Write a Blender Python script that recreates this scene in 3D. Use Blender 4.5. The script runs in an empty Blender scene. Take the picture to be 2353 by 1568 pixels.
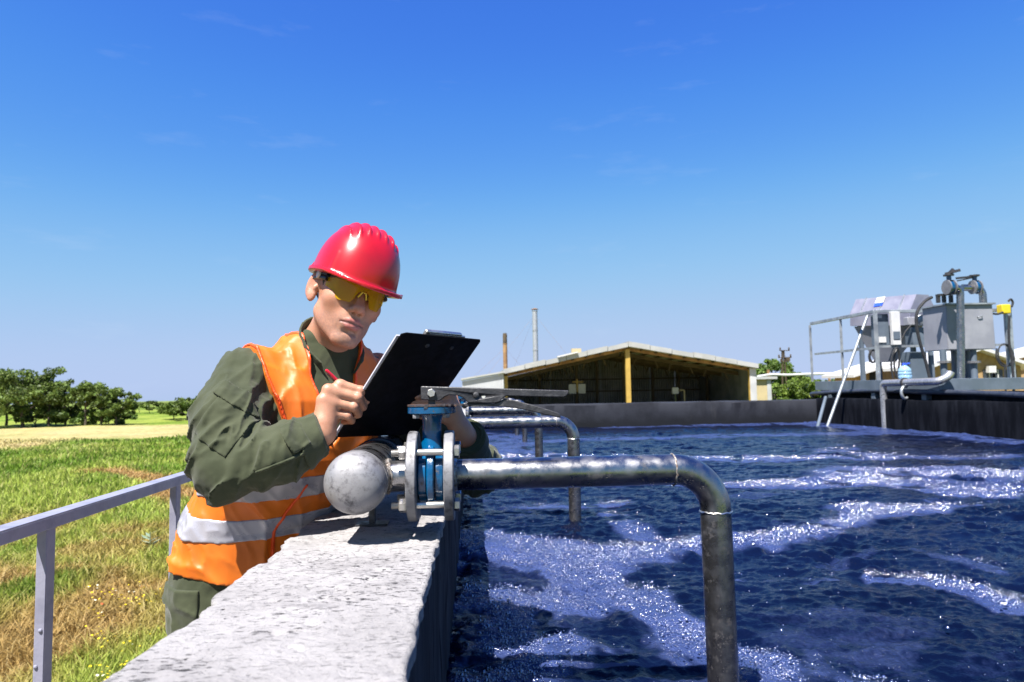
import bpy, bmesh, math, random
import numpy as np
from mathutils import Vector, Matrix

random.seed(7)
RNG = np.random.default_rng(11)
scene = bpy.context.scene
COL = scene.collection

# ------------------------------------------------------------------ camera
F_D = 1569.0                       # focal length in photo units (photo 2353 units wide)
YAW, PITCH, ROLL = math.radians(3.25), math.radians(3.95), math.radians(-1.0)
CAM = np.array([0.0, 0.0, 1.36])
cam_rot = (Matrix.Rotation(-YAW, 3, 'Z') @ Matrix.Rotation(math.pi / 2 + PITCH, 3, 'X') @ Matrix.Rotation(ROLL, 3, 'Z'))
cam_data = bpy.data.cameras.new('camera')
cam_data.sensor_width = 36.0
cam_data.lens = 36.0 * F_D / 2353.0
cam_data.clip_start = 0.05
cam_data.clip_end = 12000.0
cam_data.dof.use_dof = True
cam_data.dof.focus_distance = 1.62
cam_data.dof.aperture_fstop = 6.7
cam = bpy.data.objects.new('camera', cam_data)
cam.location = CAM.tolist()
cam.rotation_euler = cam_rot.to_euler()
COL.objects.link(cam)
scene.camera = cam

# ------------------------------------------------------------------ world, sun, exposure
SUN_DIR = Vector((-0.31, -0.48, 1.0)).normalized()       # towards the sun: high, behind the camera, a little left
SUN_EL = math.asin(SUN_DIR.z)
SUN_AZ = math.atan2(SUN_DIR.x, SUN_DIR.y)
world = bpy.data.worlds.new('World')
scene.world = world
world.use_nodes = True
wn, wl = world.node_tree.nodes, world.node_tree.links
wn.clear()
w_out = wn.new('ShaderNodeOutputWorld')
w_bg = wn.new('ShaderNodeBackground')
w_sky = wn.new('ShaderNodeTexSky')
w_sky.sky_type = 'NISHITA'
w_sky.sun_disc = False
w_sky.sun_elevation = SUN_EL
w_sky.sun_rotation = SUN_AZ
w_sky.altitude = 0.0
w_sky.air_density = 1.0
w_sky.dust_density = 0.3
w_sky.ozone_density = 3.0
w_bg.inputs['Strength'].default_value = 0.05
# the photograph is graded to a deep, saturated blue: one colour curve for the whole sky
w_dn = wn.new('ShaderNodeVectorMath'); w_dn.operation = 'SCALE'; w_dn.inputs['Scale'].default_value = 0.10
w_cv = wn.new('ShaderNodeRGBCurve')
w_up = wn.new('ShaderNodeVectorMath'); w_up.operation = 'SCALE'; w_up.inputs['Scale'].default_value = 6.37
for ci, pts in enumerate((((0, 0), (.10, .055), (.136, .095), (.25, .280), (.43, .425), (.66, .485), (1, .54)),
                          ((0, 0), (.10, .11), (.171, .205), (.227, .31), (.397, .545), (.597, .60), (.72, .61), (1, .66)),
                          ((0, 0), (.15, .45), (.319, .79), (.402, .86), (.60, .88), (.70, .87), (1, .86)))):
    cv = w_cv.mapping.curves[ci]
    cv.points[0].location, cv.points[1].location = pts[0], pts[-1]
    for p in pts[1:-1]:
        cv.points.new(*p)
w_cv.mapping.update()
wl.new(w_sky.outputs['Color'], w_dn.inputs[0])
wl.new(w_dn.outputs['Vector'], w_cv.inputs['Color'])
wl.new(w_cv.outputs['Color'], w_up.inputs[0])
# a few thin wisps of high cloud, everywhere alike
w_tc = wn.new('ShaderNodeTexCoord'); w_mp = wn.new('ShaderNodeMapping'); w_mp.inputs['Scale'].default_value = (2.2, 2.2, 11.0); w_mp.inputs['Rotation'].default_value = (0, math.radians(7), .4)
w_nz = wn.new('ShaderNodeTexNoise'); w_nz.inputs['Scale'].default_value = 2.6; w_nz.inputs['Detail'].default_value = 7; w_nz.inputs['Roughness'].default_value = .62
w_mr = wn.new('ShaderNodeMapRange'); w_mr.inputs['From Min'].default_value = .60; w_mr.inputs['From Max'].default_value = .82; w_mr.inputs['To Max'].default_value = .10
w_mx = wn.new('ShaderNodeMix'); w_mx.data_type = 'RGBA'; w_mx.inputs[7].default_value = (5.2, 5.6, 6.4, 1)
wl.new(w_tc.outputs['Generated'], w_mp.inputs['Vector']); wl.new(w_mp.outputs['Vector'], w_nz.inputs['Vector']); wl.new(w_nz.outputs['Fac'], w_mr.inputs['Value'])
wl.new(w_mr.outputs['Result'], w_mx.inputs[0]); wl.new(w_up.outputs['Vector'], w_mx.inputs[6]); wl.new(w_mx.outputs[2], w_bg.inputs['Color'])
wl.new(w_bg.outputs['Background'], w_out.inputs['Surface'])

sun_data = bpy.data.lights.new('sun', 'SUN')
sun_data.energy = 5.0
sun_data.angle = math.radians(0.5)
sun_data.color = (1.0, 0.955, 0.89)
sun = bpy.data.objects.new('sun', sun_data)
sun.rotation_euler = SUN_DIR.to_track_quat('Z', 'Y').to_euler()
sun.location = (-6, -10, 20)
COL.objects.link(sun)

vs = scene.view_settings
vs.view_transform = 'Standard'
vs.look = 'None'
vs.exposure = 1.65
vs.gamma = 1.0
vs.use_curve_mapping = False
scene.cycles.use_denoising = True
scene.cycles.max_bounces = 8
scene.cycles.transparent_max_bounces = 12

# ------------------------------------------------------------------ helpers
_M = np.array([list(r) for r in cam_rot])
def ray(x, y):
    return _M @ np.array([(x - 1176.5) / F_D, -(y - 784.0) / F_D, -1.0])
def at(x, y, Y):                       # point of the place seen at photo position (x, y), Y metres away
    d = ray(x, y); return CAM + d * (Y / d[1])
def atz(x, y, z):                      # same, on the horizontal plane z
    d = ray(x, y); return CAM + d * ((z - CAM[2]) / d[2])

def tag(o, label=None, cat=None, group=None, kind=None):
    for k, v in (('label', label), ('category', cat), ('group', group), ('kind', kind)):
        if v: o[k] = v
    return o

def empty(name, loc=(0, 0, 0), parent=None):
    o = bpy.data.objects.new(name, None)
    o.empty_display_size = 0.05
    o.location = tuple(float(c) for c in loc)
    COL.objects.link(o)
    if parent: o.parent = parent
    return o

def origin_of(o):
    w = Vector((0, 0, 0))
    while o is not None:
        w = w + o.location; o = o.parent
    return np.array(w)

def link_mesh(name, me, mat, parent=None):
    o = bpy.data.objects.new(name, me)
    if mat is not None and not me.materials: me.materials.append(mat)
    COL.objects.link(o)
    if parent is not None: o.parent = parent
    return o

def mesh_np(name, V, F, mat, parent=None, smooth=True, sharp=None, col=None, uv=None):
    """V (n,3), F (m,3) or (m,4); one mesh object; world coordinates"""
    V = np.asarray(V, dtype=np.float64)
    if parent is not None: V = V - origin_of(parent)
    F = np.asarray(F, dtype=np.int32)
    me = bpy.data.meshes.new(name)
    n, k = F.shape
    me.vertices.add(len(V)); me.vertices.foreach_set('co', V.astype(np.float32).ravel())
    me.loops.add(n * k); me.loops.foreach_set('vertex_index', F.ravel())
    me.polygons.add(n); me.polygons.foreach_set('loop_start', np.arange(0, n * k, k, dtype=np.int32))
    me.update(calc_edges=True)
    me.polygons.foreach_set('use_smooth', np.full(n, smooth, dtype=bool))
    if sharp is not None and smooth: me.set_sharp_from_angle(angle=math.radians(sharp))
    if col is not None:
        a = me.color_attributes.new('Col', 'FLOAT_COLOR', 'POINT')
        c = np.ones((len(V), 4), dtype=np.float32); c[:, :col.shape[1]] = col
        a.data.foreach_set('color', c.ravel())
    me.validate()
    return link_mesh(name, me, mat, parent)

def frame_of(axis):
    a = np.asarray(axis, float); a = a / np.linalg.norm(a)
    h = np.array([0, 0, 1.0]) if abs(a[2]) < 0.9 else np.array([1.0, 0, 0])
    u = np.cross(h, a); u /= np.linalg.norm(u)
    return u, np.cross(a, u), a

class MB:
    """collects shapes, then links them as ONE mesh object"""
    def __init__(self): self.v, self.f = [], []
    def add(self, vs, fs):
        b = len(self.v)
        self.v += [tuple(map(float, p)) for p in vs]
        self.f += [tuple(i + b for i in f) for f in fs]
        return self
    def box(self, c, s, ax=None):
        c = np.asarray(c, float); ax = np.eye(3) if ax is None else np.asarray(ax, float)
        vs = [c + ax[0] * s[0] / 2 * i + ax[1] * s[1] / 2 * j + ax[2] * s[2] / 2 * k for i in (-1, 1) for j in (-1, 1) for k in (-1, 1)]
        return self.add(vs, [(0, 1, 3, 2), (4, 6, 7, 5), (0, 4, 5, 1), (2, 3, 7, 6), (0, 2, 6, 4), (1, 5, 7, 3)])
    def span(self, lo, hi):
        lo, hi = np.asarray(lo, float), np.asarray(hi, float)
        return self.box((lo + hi) / 2, hi - lo)
    def bar(self, a, b, w, h, up=(0, 0, 1)):
        a, b = np.asarray(a, float), np.asarray(b, float); d = b - a; L = np.linalg.norm(d); d /= L
        s = np.cross(d, up); s /= np.linalg.norm(s); u = np.cross(s, d)
        return self.box((a + b) / 2, (L, w, h), (d, s, u))
    def tube(self, path, r, seg=16, cap=True):
        P = [np.asarray(p, float) for p in path]; n = len(P)
        rs = r if hasattr(r, '__len__') else [r] * n
        t = [(P[min(i + 1, n - 1)] - P[max(i - 1, 0)]) for i in range(n)]
        t = [x / (np.linalg.norm(x) + 1e-12) for x in t]
        u, w, _ = frame_of(t[0]); vs = []
        for i in range(n):
            u = u - t[i] * np.dot(u, t[i]); u /= np.linalg.norm(u); w = np.cross(t[i], u)
            for k in range(seg):
                a = 2 * math.pi * k / seg
                vs.append(P[i] + rs[i] * (math.cos(a) * u + math.sin(a) * w))
        fs = [(i * seg + k, i * seg + (k + 1) % seg, (i + 1) * seg + (k + 1) % seg, (i + 1) * seg + k) for i in range(n - 1) for k in range(seg)]
        if cap: fs += [tuple(range(seg))[::-1], tuple((n - 1) * seg + k for k in range(seg))]
        return self.add(vs, fs)
    def cyl(self, a, b, r, seg=20, r2=None): return self.tube([a, b], [r, r if r2 is None else r2], seg)
    def lathe(self, o, axis, prof, seg=32, phase=0.0):
        """prof: (radius, distance along axis); ends with radius 0 are closed to a point by tiny rings"""
        u, w, a = frame_of(axis); o = np.asarray(o, float); n = len(prof); vs = []
        for r, t in prof:
            for k in range(seg):
                g = 2 * math.pi * k / seg + phase
                vs.append(o + a * t + max(r, 1e-5) * (math.cos(g) * u + math.sin(g) * w))
        fs = [(i * seg + k, i * seg + (k + 1) % seg, (i + 1) * seg + (k + 1) % seg, (i + 1) * seg + k) for i in range(n - 1) for k in range(seg)]
        fs += [tuple(range(seg))[::-1], tuple((n - 1) * seg + k for k in range(seg))]
        return self.add(vs, fs)
    def prism(self, pts, ex):
        """pts: 3-D outline, extruded by the vector ex"""
        P = [np.asarray(p, float) for p in pts]; n = len(P); ex = np.asarray(ex, float)
        return self.add(P + [p + ex for p in P], [tuple(range(n))[::-1], tuple(range(n, 2 * n))] + [(i, (i + 1) % n, n + (i + 1) % n, n + i) for i in range(n)])
    def build(self, name, mat, parent=None, smooth=True, sharp=35, bevel=0, seg=2):
        o = origin_of(parent) if parent is not None else np.zeros(3)
        me = bpy.data.meshes.new(name)
        me.from_pydata([(p[0] - o[0], p[1] - o[1], p[2] - o[2]) for p in self.v], [], self.f)
        bm = bmesh.new(); bm.from_mesh(me); bmesh.ops.recalc_face_normals(bm, faces=bm.faces[:]); bm.to_mesh(me); bm.free()
        if smooth:
            me.polygons.foreach_set('use_smooth', [True] * len(me.polygons)); me.set_sharp_from_angle(angle=math.radians(sharp))
        ob = link_mesh(name, me, mat, parent)
        if bevel:
            m = ob.modifiers.new('Bevel', 'BEVEL'); m.width = bevel; m.segments = seg; m.limit_method = 'ANGLE'; m.angle_limit = math.radians(40)
        return ob

def arc_path(pts, rad, n=8):
    """polyline with rounded corners"""
    P = [np.asarray(p, float) for p in pts]; out = [P[0]]
    for i in range(1, len(P) - 1):
        a, b, c = P[i - 1], P[i], P[i + 1]
        u = (a - b) / np.linalg.norm(a - b); w = (c - b) / np.linalg.norm(c - b)
        p, q = b + u * rad, b + w * rad
        cosx = np.clip(np.dot(u, w), -1, 1)
        for k in range(n + 1):                       # circular-like blend
            t = k / n
            if abs(cosx) < 0.2:                      # right angle: true quarter circle
                ctr = b + (u + w) * rad; g = t * math.pi / 2
                out.append(ctr - w * rad * math.cos(g) - u * rad * math.sin(g))
            else:
                out.append((1 - t) ** 2 * p + 2 * t * (1 - t) * b + t * t * q)
    out.append(P[-1]); return out

def smooth_path(pts, n=8):
    """Catmull-Rom through the points"""
    P = [np.asarray(p, float) for p in pts]; P = [2 * P[0] - P[1]] + P + [2 * P[-1] - P[-2]]; out = []
    for i in range(1, len(P) - 2):
        p0, p1, p2, p3 = P[i - 1:i + 3]
        for k in range(n):
            t = k / n
            out.append(0.5 * (2 * p1 + (p2 - p0) * t + (2 * p0 - 5 * p1 + 4 * p2 - p3) * t * t + (3 * p1 - p0 - 3 * p2 + p3) * t ** 3))
    out.append(P[-2]); return out

def copy_thing(o, parent=None):
    c = o.copy(); COL.objects.link(c); c.parent = parent
    for ch in list(o.children): copy_thing(ch, c)
    return c

# value noise -------------------------------------------------------------
def _h(ix, iy, iz, seed):
    n = (ix * np.int64(374761393) + iy * np.int64(668265263) + iz * np.int64(2147483647 - 1274126177) + np.int64(seed) * np.int64(974634777)) & 0xFFFFFFFF
    n = ((n ^ (n >> 13)) * np.int64(1274126177)) & 0xFFFFFFFF
    n = n ^ (n >> 16)
    return (n & 0xFFFFFF).astype(np.float64) / 0xFFFFFF * 2 - 1
def vnoise(x, y, z=None, seed=0):
    x = np.asarray(x, float); y = np.asarray(y, float); z = np.zeros_like(x) if z is None else np.asarray(z, float)
    fx, fy, fz = np.floor(x), np.floor(y), np.floor(z)
    ix, iy, iz = fx.astype(np.int64), fy.astype(np.int64), fz.astype(np.int64)
    x, y, z = x - fx, y - fy, z - fz
    x, y, z = (t * t * t * (t * (t * 6 - 15) + 10) for t in (x, y, z))
    r = 0
    for dz in (0, 1):
        wz = z if dz else 1 - z
        if dz and not np.any(z): continue
        for dy in (0, 1):
            wy = y if dy else 1 - y
            r = r + wz * wy * ((1 - x) * _h(ix, iy + dy, iz + dz, seed) + x * _h(ix + 1, iy + dy, iz + dz, seed))
    return r
def fbm(x, y, z=None, oct=4, seed=0, gain=.5):
    r, a, s = 0, 1.0, 1.0
    for o in range(oct):
        r = r + a * vnoise(np.asarray(x) * s, np.asarray(y) * s, None if z is None else np.asarray(z) * s, seed + o * 17)
        a *= gain; s *= 2.03
    return r
def sstep(a, b, x):
    t = np.clip((x - a) / (b - a), 0, 1); return t * t * (3 - 2 * t)

# materials ---------------------------------------------------------------
class NT:
    def __init__(self, name):
        self.m = bpy.data.materials.new(name); self.m.use_nodes = True
        self.n, self.l = self.m.node_tree.nodes, self.m.node_tree.links
        self.bsdf = self.n['Principled BSDF']; self.out = self.n['Material Output']
    def new(self, t, **kw):
        nd = self.n.new(t)
        for k, v in kw.items():
            if k in nd.inputs: nd.inputs[k].default_value = v
            else: setattr(nd, k, v)
        return nd
    def coord(self, stretch=(1, 1, 1)):
        if not hasattr(self, 'tc'): self.tc = self.new('ShaderNodeTexCoord')
        if stretch == (1, 1, 1): return self.tc.outputs['Object']
        mp = self.new('ShaderNodeMapping'); mp.inputs['Scale'].default_value = stretch
        self.l.new(self.tc.outputs['Object'], mp.inputs['Vector']); return mp.outputs['Vector']
    def noise(self, scale, detail=5, rough=.55, stretch=(1, 1, 1), dist=0):
        nz = self.new('ShaderNodeTexNoise', Scale=scale, Detail=detail, Roughness=rough, Distortion=dist)
        self.l.new(self.coord(stretch), nz.inputs['Vector']); return nz.outputs['Fac']
    def voro(self, scale, stretch=(1, 1, 1), feature='F1'):
        nz = self.new('ShaderNodeTexVoronoi', Scale=scale); nz.feature = feature
        self.l.new(self.coord(stretch), nz.inputs['Vector']); return nz.outputs['Distance']
    def ramp(self, fac, a, b, lo=0., hi=1.):
        mr = self.new('ShaderNodeMapRange'); mr.interpolation_type = 'SMOOTHSTEP'
        for k, v in (('From Min', a), ('From Max', b), ('To Min', lo), ('To Max', hi)): mr.inputs[k].default_value = v
        self.l.new(fac, mr.inputs['Value']); return mr.outputs['Result']
    def mix(self, fac, a, b, blend='MIX'):
        mx = self.new('ShaderNodeMix'); mx.data_type = 'RGBA'; mx.blend_type = blend
        for sock, v in ((mx.inputs[0], fac), (mx.inputs[6], a), (mx.inputs[7], b)):
            if hasattr(v, 'is_linked'): self.l.new(v, sock)
            else: sock.default_value = v if not isinstance(v, tuple) or len(v) == 4 else (*v, 1)
        return mx.outputs[2]
    def math(self, op, a, b=0.0):
        nd = self.new('ShaderNodeMath'); nd.operation = op
        for sock, v in ((nd.inputs[0], a), (nd.inputs[1], b)):
            if hasattr(v, 'is_linked'): self.l.new(v, sock)
            else: sock.default_value = v
        return nd.outputs[0]
    def attr(self, name='Col'):
        a = self.new('ShaderNodeAttribute'); a.attribute_name = name; return a
    def bump(self, h, strength=.3, dist=.01, normal=None):
        b = self.new('ShaderNodeBump', Strength=strength, Distance=dist); self.l.new(h, b.inputs['Height'])
        if normal: self.l.new(normal, b.inputs['Normal'])
        return b.outputs['Normal']
    def set(self, **kw):
        for k, v in kw.items():
            s = self.bsdf.inputs[k.replace('_', ' ')]
            if hasattr(v, 'is_linked'): self.l.new(v, s)
            else: s.default_value = v if not (isinstance(v, tuple) and len(v) == 3) else (*v, 1)
        return self

def simple(name, c1, c2=None, scale=6, rough=.5, metal=0., lo=.4, hi=.62, bump=0., bscale=80, stretch=(1, 1, 1), detail=6, rvar=.1, spec=.5, coat=0., bdist=.004):
    t = NT(name)
    if c2 is None: c2 = tuple(x * .8 for x in c1)
    f = t.noise(scale, detail, .6, stretch)
    t.set(Base_Color=t.mix(t.ramp(f, lo, hi), c1, c2), Metallic=metal, Roughness=t.ramp(t.noise(scale * 1.7, 4), .3, .7, max(.02, rough - rvar), min(1, rough + rvar)))
    t.bsdf.inputs['Specular IOR Level'].default_value = spec
    if coat: t.set(Coat_Weight=coat, Coat_Roughness=.08)
    if bump: t.set(Normal=t.bump(t.noise(bscale, 5, .6, stretch), bump, bdist))
    return t.m

# ------------------------------------------------------------------ materials
MAT = {}
def galv(name, base=(.50, .51, .53), dark=(.13, .13, .14), rough=.36, metal=.85, lo=.56, hi=.74, scale=22):
    t = NT(name)
    big = t.ramp(t.noise(7, 6, .65), .35, .7)
    spot = t.ramp(t.noise(scale, 9, .72), lo, hi)
    fine = t.ramp(t.noise(150, 4, .7), .55, .75, 0, .55)
    c = t.mix(big, base, tuple(x * .72 for x in base))
    c = t.mix(spot, c, dark); c = t.mix(fine, c, tuple(x * .55 for x in base))
    t.set(Base_Color=c, Metallic=t.ramp(spot, 0, 1, metal, metal * .5), Roughness=t.ramp(t.noise(30, 5, .6), .3, .7, rough - .08, rough + .16))
    t.set(Normal=t.bump(t.noise(160, 5, .65), .12, .002))
    return t.m
MAT['galv'] = galv('galvanised_pipe_steel', (.33, .325, .33), (.07, .067, .07), .27, 1.0, .52, .74)
MAT['cap'] = galv('weathered_cap_steel', (.25, .245, .255), (.05, .047, .053), .5, .45, .47, .68, 42)
MAT['flange'] = galv('flange_steel', (.20, .20, .215), (.045, .042, .045), .5, .35, .5, .68, 45)
MAT['zinc'] = galv('zinc_bolt_steel', (.55, .53, .50), (.2, .18, .16), .28, .95, .62, .8, 60)
MAT['rail'] = simple('painted_angle_iron', (.20, .20, .255), (.15, .15, .20), 14, .42, 0., .45, .7, .15, 120)
MAT['handle'] = simple('black_lever_iron', (.018, .018, .022), (.05, .05, .055), 40, .48, 0., .5, .72, .25, 220)
MAT['rusty'] = simple('rusted_notch_plate', (.035, .03, .035), (.12, .055, .03), 60, .7, .2, .5, .65, .3, 200)
t = NT('chipped_blue_enamel')
chip = t.ramp(t.noise(55, 7, .7), .60, .68)
shade = t.ramp(t.noise(18, 5), .35, .65)
t.set(Base_Color=t.mix(chip, t.mix(shade, (.0, .060, .155), (.0, .032, .09)), (.03, .028, .035)), Roughness=t.ramp(chip, 0, 1, .2, .6), Normal=t.bump(t.noise(90, 6, .6), .35, .003))
t.set(Coat_Weight=.4, Coat_Roughness=.1)
MAT['blue'] = t.m

# concrete of the basin wall: pale, weathered, pitted
t = NT('weathered_concrete')
ST = (.45, 1.0, 1)                                       # scratches run across the wall
zone = t.ramp(t.noise(4.0, 6, .65), .40, .62)
streak = t.noise(34, 10, .74, ST)
scratch = t.ramp(t.noise(170, 7, .72, (.35, 1.0, 1)), .560, .635)
speck = t.ramp(t.noise(300, 3, .6), .64, .70)
hole = t.ramp(t.voro(26), .11, .05); hole = t.math('MULTIPLY', hole, t.ramp(t.noise(11, 3), .56, .62))
c = t.mix(t.ramp(t.noise(6, 7, .65), .35, .65), (.32, .308, .31), (.262, .252, .254))
c = t.mix(t.math('MULTIPLY', t.ramp(streak, .50, .68, 0, .75), t.math('ADD', t.math('MULTIPLY', zone, .85), .15)), c, (.12, .115, .12))
k1 = t.math('MULTIPLY', scratch, t.math('ADD', t.math('MULTIPLY', zone, .85), .30))
c = t.mix(k1, c, (.022, .021, .024))
c = t.mix(t.math('MULTIPLY', speck, .8), c, (.05, .047, .052))
c = t.mix(hole, c, (.016, .015, .016))
t.set(Base_Color=c, Roughness=.92)
hgt = t.math('SUBTRACT', t.math('ADD', t.noise(150, 8, .75), t.math('MULTIPLY', streak, .9)), t.math('ADD', t.math('MULTIPLY', k1, .8), t.math('MULTIPLY', hole, 2.0)))
t.set(Normal=t.bump(hgt, .85, .006))
t.bsdf.inputs['Specular IOR Level'].default_value = .15
MAT['concrete'] = t.m
# the wet inner faces of the basin
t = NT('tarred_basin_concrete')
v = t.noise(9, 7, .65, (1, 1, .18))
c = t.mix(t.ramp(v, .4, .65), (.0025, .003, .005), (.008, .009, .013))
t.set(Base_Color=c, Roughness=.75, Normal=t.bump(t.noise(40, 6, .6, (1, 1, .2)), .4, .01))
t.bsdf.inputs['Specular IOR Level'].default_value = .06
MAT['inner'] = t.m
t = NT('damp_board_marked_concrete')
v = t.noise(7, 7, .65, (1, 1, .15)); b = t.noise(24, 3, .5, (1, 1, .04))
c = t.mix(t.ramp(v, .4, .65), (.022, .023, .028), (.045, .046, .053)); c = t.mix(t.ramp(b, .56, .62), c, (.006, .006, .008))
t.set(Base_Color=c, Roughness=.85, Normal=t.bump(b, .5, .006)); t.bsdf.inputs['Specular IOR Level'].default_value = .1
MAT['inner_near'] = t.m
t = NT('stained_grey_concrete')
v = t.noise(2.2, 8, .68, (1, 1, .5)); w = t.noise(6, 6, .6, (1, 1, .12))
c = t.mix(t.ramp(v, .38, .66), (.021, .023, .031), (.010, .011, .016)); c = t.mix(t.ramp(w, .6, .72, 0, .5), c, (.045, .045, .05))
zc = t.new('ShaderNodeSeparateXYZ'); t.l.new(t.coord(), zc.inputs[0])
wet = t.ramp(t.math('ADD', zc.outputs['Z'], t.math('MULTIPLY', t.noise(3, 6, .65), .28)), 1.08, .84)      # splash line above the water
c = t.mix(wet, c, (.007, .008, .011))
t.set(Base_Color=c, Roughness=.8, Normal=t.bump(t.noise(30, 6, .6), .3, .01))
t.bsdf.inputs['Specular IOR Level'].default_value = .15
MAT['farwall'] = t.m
MAT['slab'] = simple('walkway_concrete', (.36, .35, .34), (.27, .26, .26), 5, .9, bump=.4, bscale=70)

# ------------------------------------------------------------------ ground, field and grass
GZ = -1.2
def terrain(x, y):
    d = np.hypot(x, y)
    return GZ + .10 * fbm(x / 5.0, y / 5.0, oct=3, seed=3) * sstep(4, 14, d) - np.maximum(0, d - 240) * .0088

PATH = [atz(px_, py_, GZ)[:2] for px_, py_ in ((225, 1082), (290, 1086), (350, 1100), (395, 1120), (440, 1150))]
def dist_poly(x, y, pts):
    best = np.full(np.shape(x), 1e9)
    for a, b in zip(pts[:-1], pts[1:]):
        ab = b - a; tt = np.clip(((x - a[0]) * ab[0] + (y - a[1]) * ab[1]) / (ab @ ab), 0, 1)
        best = np.minimum(best, np.hypot(x - a[0] - ab[0] * tt, y - a[1] - ab[1] * tt))
    return best
def field(x, y):
    """dryness 0..1, straw 0..1, lushness of the ground at (x, y): what grows where"""
    n1 = fbm(x / 2.2, y / 2.2, oct=4, seed=21); n2 = fbm(x / 9., y / 9., oct=3, seed=44); n3 = fbm(x / .8, y / .8, oct=2, seed=9)
    side = x / np.maximum(y, 1)                       # how far to the left of the walkway
    yy = y + n1 * 1.0 + n2 * .8
    near = sstep(7.7, 8.7, yy + (side + .52) * -8.0) * (1 - sstep(10.3, 11.5, yy))
    mid = sstep(10.5, 12, yy) * (1 - sstep(15.5, 17.5, yy)) * sstep(-.25, .55, n1 + .2 * n3 + 1.2 * (side + .48))
    dry = np.maximum(near * .92 * sstep(-.6, .45, n1 + .35), mid * .75)
    dry = np.maximum(dry, 1 - sstep(.25, .9, dist_poly(x, y, PATH) + .25 * n3))
    y2 = y + n2 * 5
    straw = sstep(36, 39, y2) * (1 - sstep(58, 60, y)) * (.80 + .2 * n1)
    straw = np.maximum(straw, .7 * sstep(31, 32.5, y2) * (1 - sstep(34.5, 36, y2)) * sstep(-.3, .4, n2))
    return np.clip(dry, 0, 1), np.clip(straw, 0, 1), n1, n2
def field_colour(x, y):
    dry, straw, n1, n2 = field(x, y)
    g1, g2 = np.array([.125, .205, .020]), np.array([.27, .33, .055])
    k = sstep(-.6, .6, n1 * .7 + n2 * .6)[:, None]
    c = g1 * (1 - k) + g2 * k
    c = c * (1 - dry[:, None]) + np.array([.30, .185, .065]) * dry[:, None]
    c = c * (1 - straw[:, None]) + np.array([.50, .405, .19]) * straw[:, None]
    far = sstep(90, 260, y)[:, None] * .6
    return c * (1 - far) + np.array([.15, .19, .075]) * far

def stretch_axis(lo, hi, n, k):
    u = np.linspace(-1, 1, n); s = np.sinh(k * u) / math.sinh(k)
    return np.where(s < 0, -s * lo, s * hi)
gx = np.unique(np.concatenate([np.linspace(-40, 6, 190), -np.geomspace(40, 5000, 60), np.geomspace(6, 5000, 70)]))
gy = np.unique(np.concatenate([-np.geomspace(2, 3000, 20), np.linspace(-2, 5, 12), np.geomspace(5, 60, 210), np.geomspace(60, 9000, 90)]))
GX, GY = np.meshgrid(gx, gy)
nx, ny = len(gx), len(gy)
V = np.stack([GX.ravel(), GY.ravel(), terrain(GX.ravel(), GY.ravel())], 1)
ii = (np.arange(ny - 1)[:, None] * nx + np.arange(nx - 1)[None]).ravel()
Fq = np.stack([ii, ii + 1, ii + nx + 1, ii + nx], 1)
t = NT('meadow_ground')
a = t.attr().outputs['Color']
c = t.mix(t.ramp(t.noise(3.0, 8, .7), .35, .68), t.mix(1.0, a, (.80, .78, .80), 'MULTIPLY'), t.mix(1.0, a, (.42, .43, .46), 'MULTIPLY'))  # meadow colour darkened to match the self-shadowing of the grass blades
t.set(Base_Color=c, Roughness=.95, Normal=t.bump(t.noise(14, 8, .7), .9, .08))
t.bsdf.inputs['Specular IOR Level'].default_value = .1
tag(mesh_np('ground', V, Fq, t.m, col=field_colour(V[:, 0], V[:, 1])), 'open meadow with green and dry patches beyond the walkway railing', kind='structure')

def blades(n, y0, y1, seed, hmul, wmul, name, label):
    r = np.random.default_rng(seed)
    y = y0 * (y1 / y0) ** r.random(n)
    x = -1.25 - r.random(n) ** .9 * (y * .86 + .3)
    dry, straw, n1, n2 = field(x, y)
    c = field_colour(x, y) * r.uniform(.78, 1.25, (n, 1))
    flip = (r.random(n) < .22)[:, None]
    c = np.where(flip, c * .5 + np.array([.30, .24, .10]) * .5, c)
    big = np.clip(fbm(x / .55, y / .55, oct=2, seed=71), -1, 1)
    h = (.10 + .10 * r.random(n) + .10 * np.maximum(big, 0)) * hmul * (1 - .45 * dry) * (1 - .5 * straw)
    w = (.0011 * y) * wmul * r.uniform(.6, 1.3, n)
    ang = r.random(n) * 2 * math.pi; lean = h * r.uniform(.1, .9, n) * (1 + 1.2 * dry)
    la = r.random(n) * 2 * math.pi
    z = terrain(x, y) - .01
    s = np.stack([np.cos(ang), np.sin(ang)], 1) * w[:, None]; L = np.stack([np.cos(la), np.sin(la)], 1) * lean[:, None]
    base = np.stack([x, y], 1)
    V = np.zeros((n, 5, 3))
    V[:, 0, :2] = base - s; V[:, 1, :2] = base + s; V[:, 2, :2] = base - s * .7 + L * .35; V[:, 3, :2] = base + s * .7 + L * .35; V[:, 4, :2] = base + L
    V[:, 0, 2] = V[:, 1, 2] = z; V[:, 2, 2] = V[:, 3, 2] = z + h * .6; V[:, 4, 2] = z + h
    b = (np.arange(n) * 5)[:, None]
    F = np.concatenate([b + np.array([[0, 1, 3]]), b + np.array([[0, 3, 2]]), b + np.array([[2, 3, 4]])])
    return tag(mesh_np(name, V.reshape(-1, 3), F, MAT['grass'], col=np.repeat(c, 5, 0)), label, kind='stuff')
t = NT('grass_blades')
a = t.attr().outputs['Color']
t.set(Base_Color=a, Roughness=.6); t.bsdf.inputs['Specular IOR Level'].default_value = .25
tr = t.new('ShaderNodeBsdfTranslucent'); mx = t.new('ShaderNodeMixShader', Fac=.35)
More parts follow.
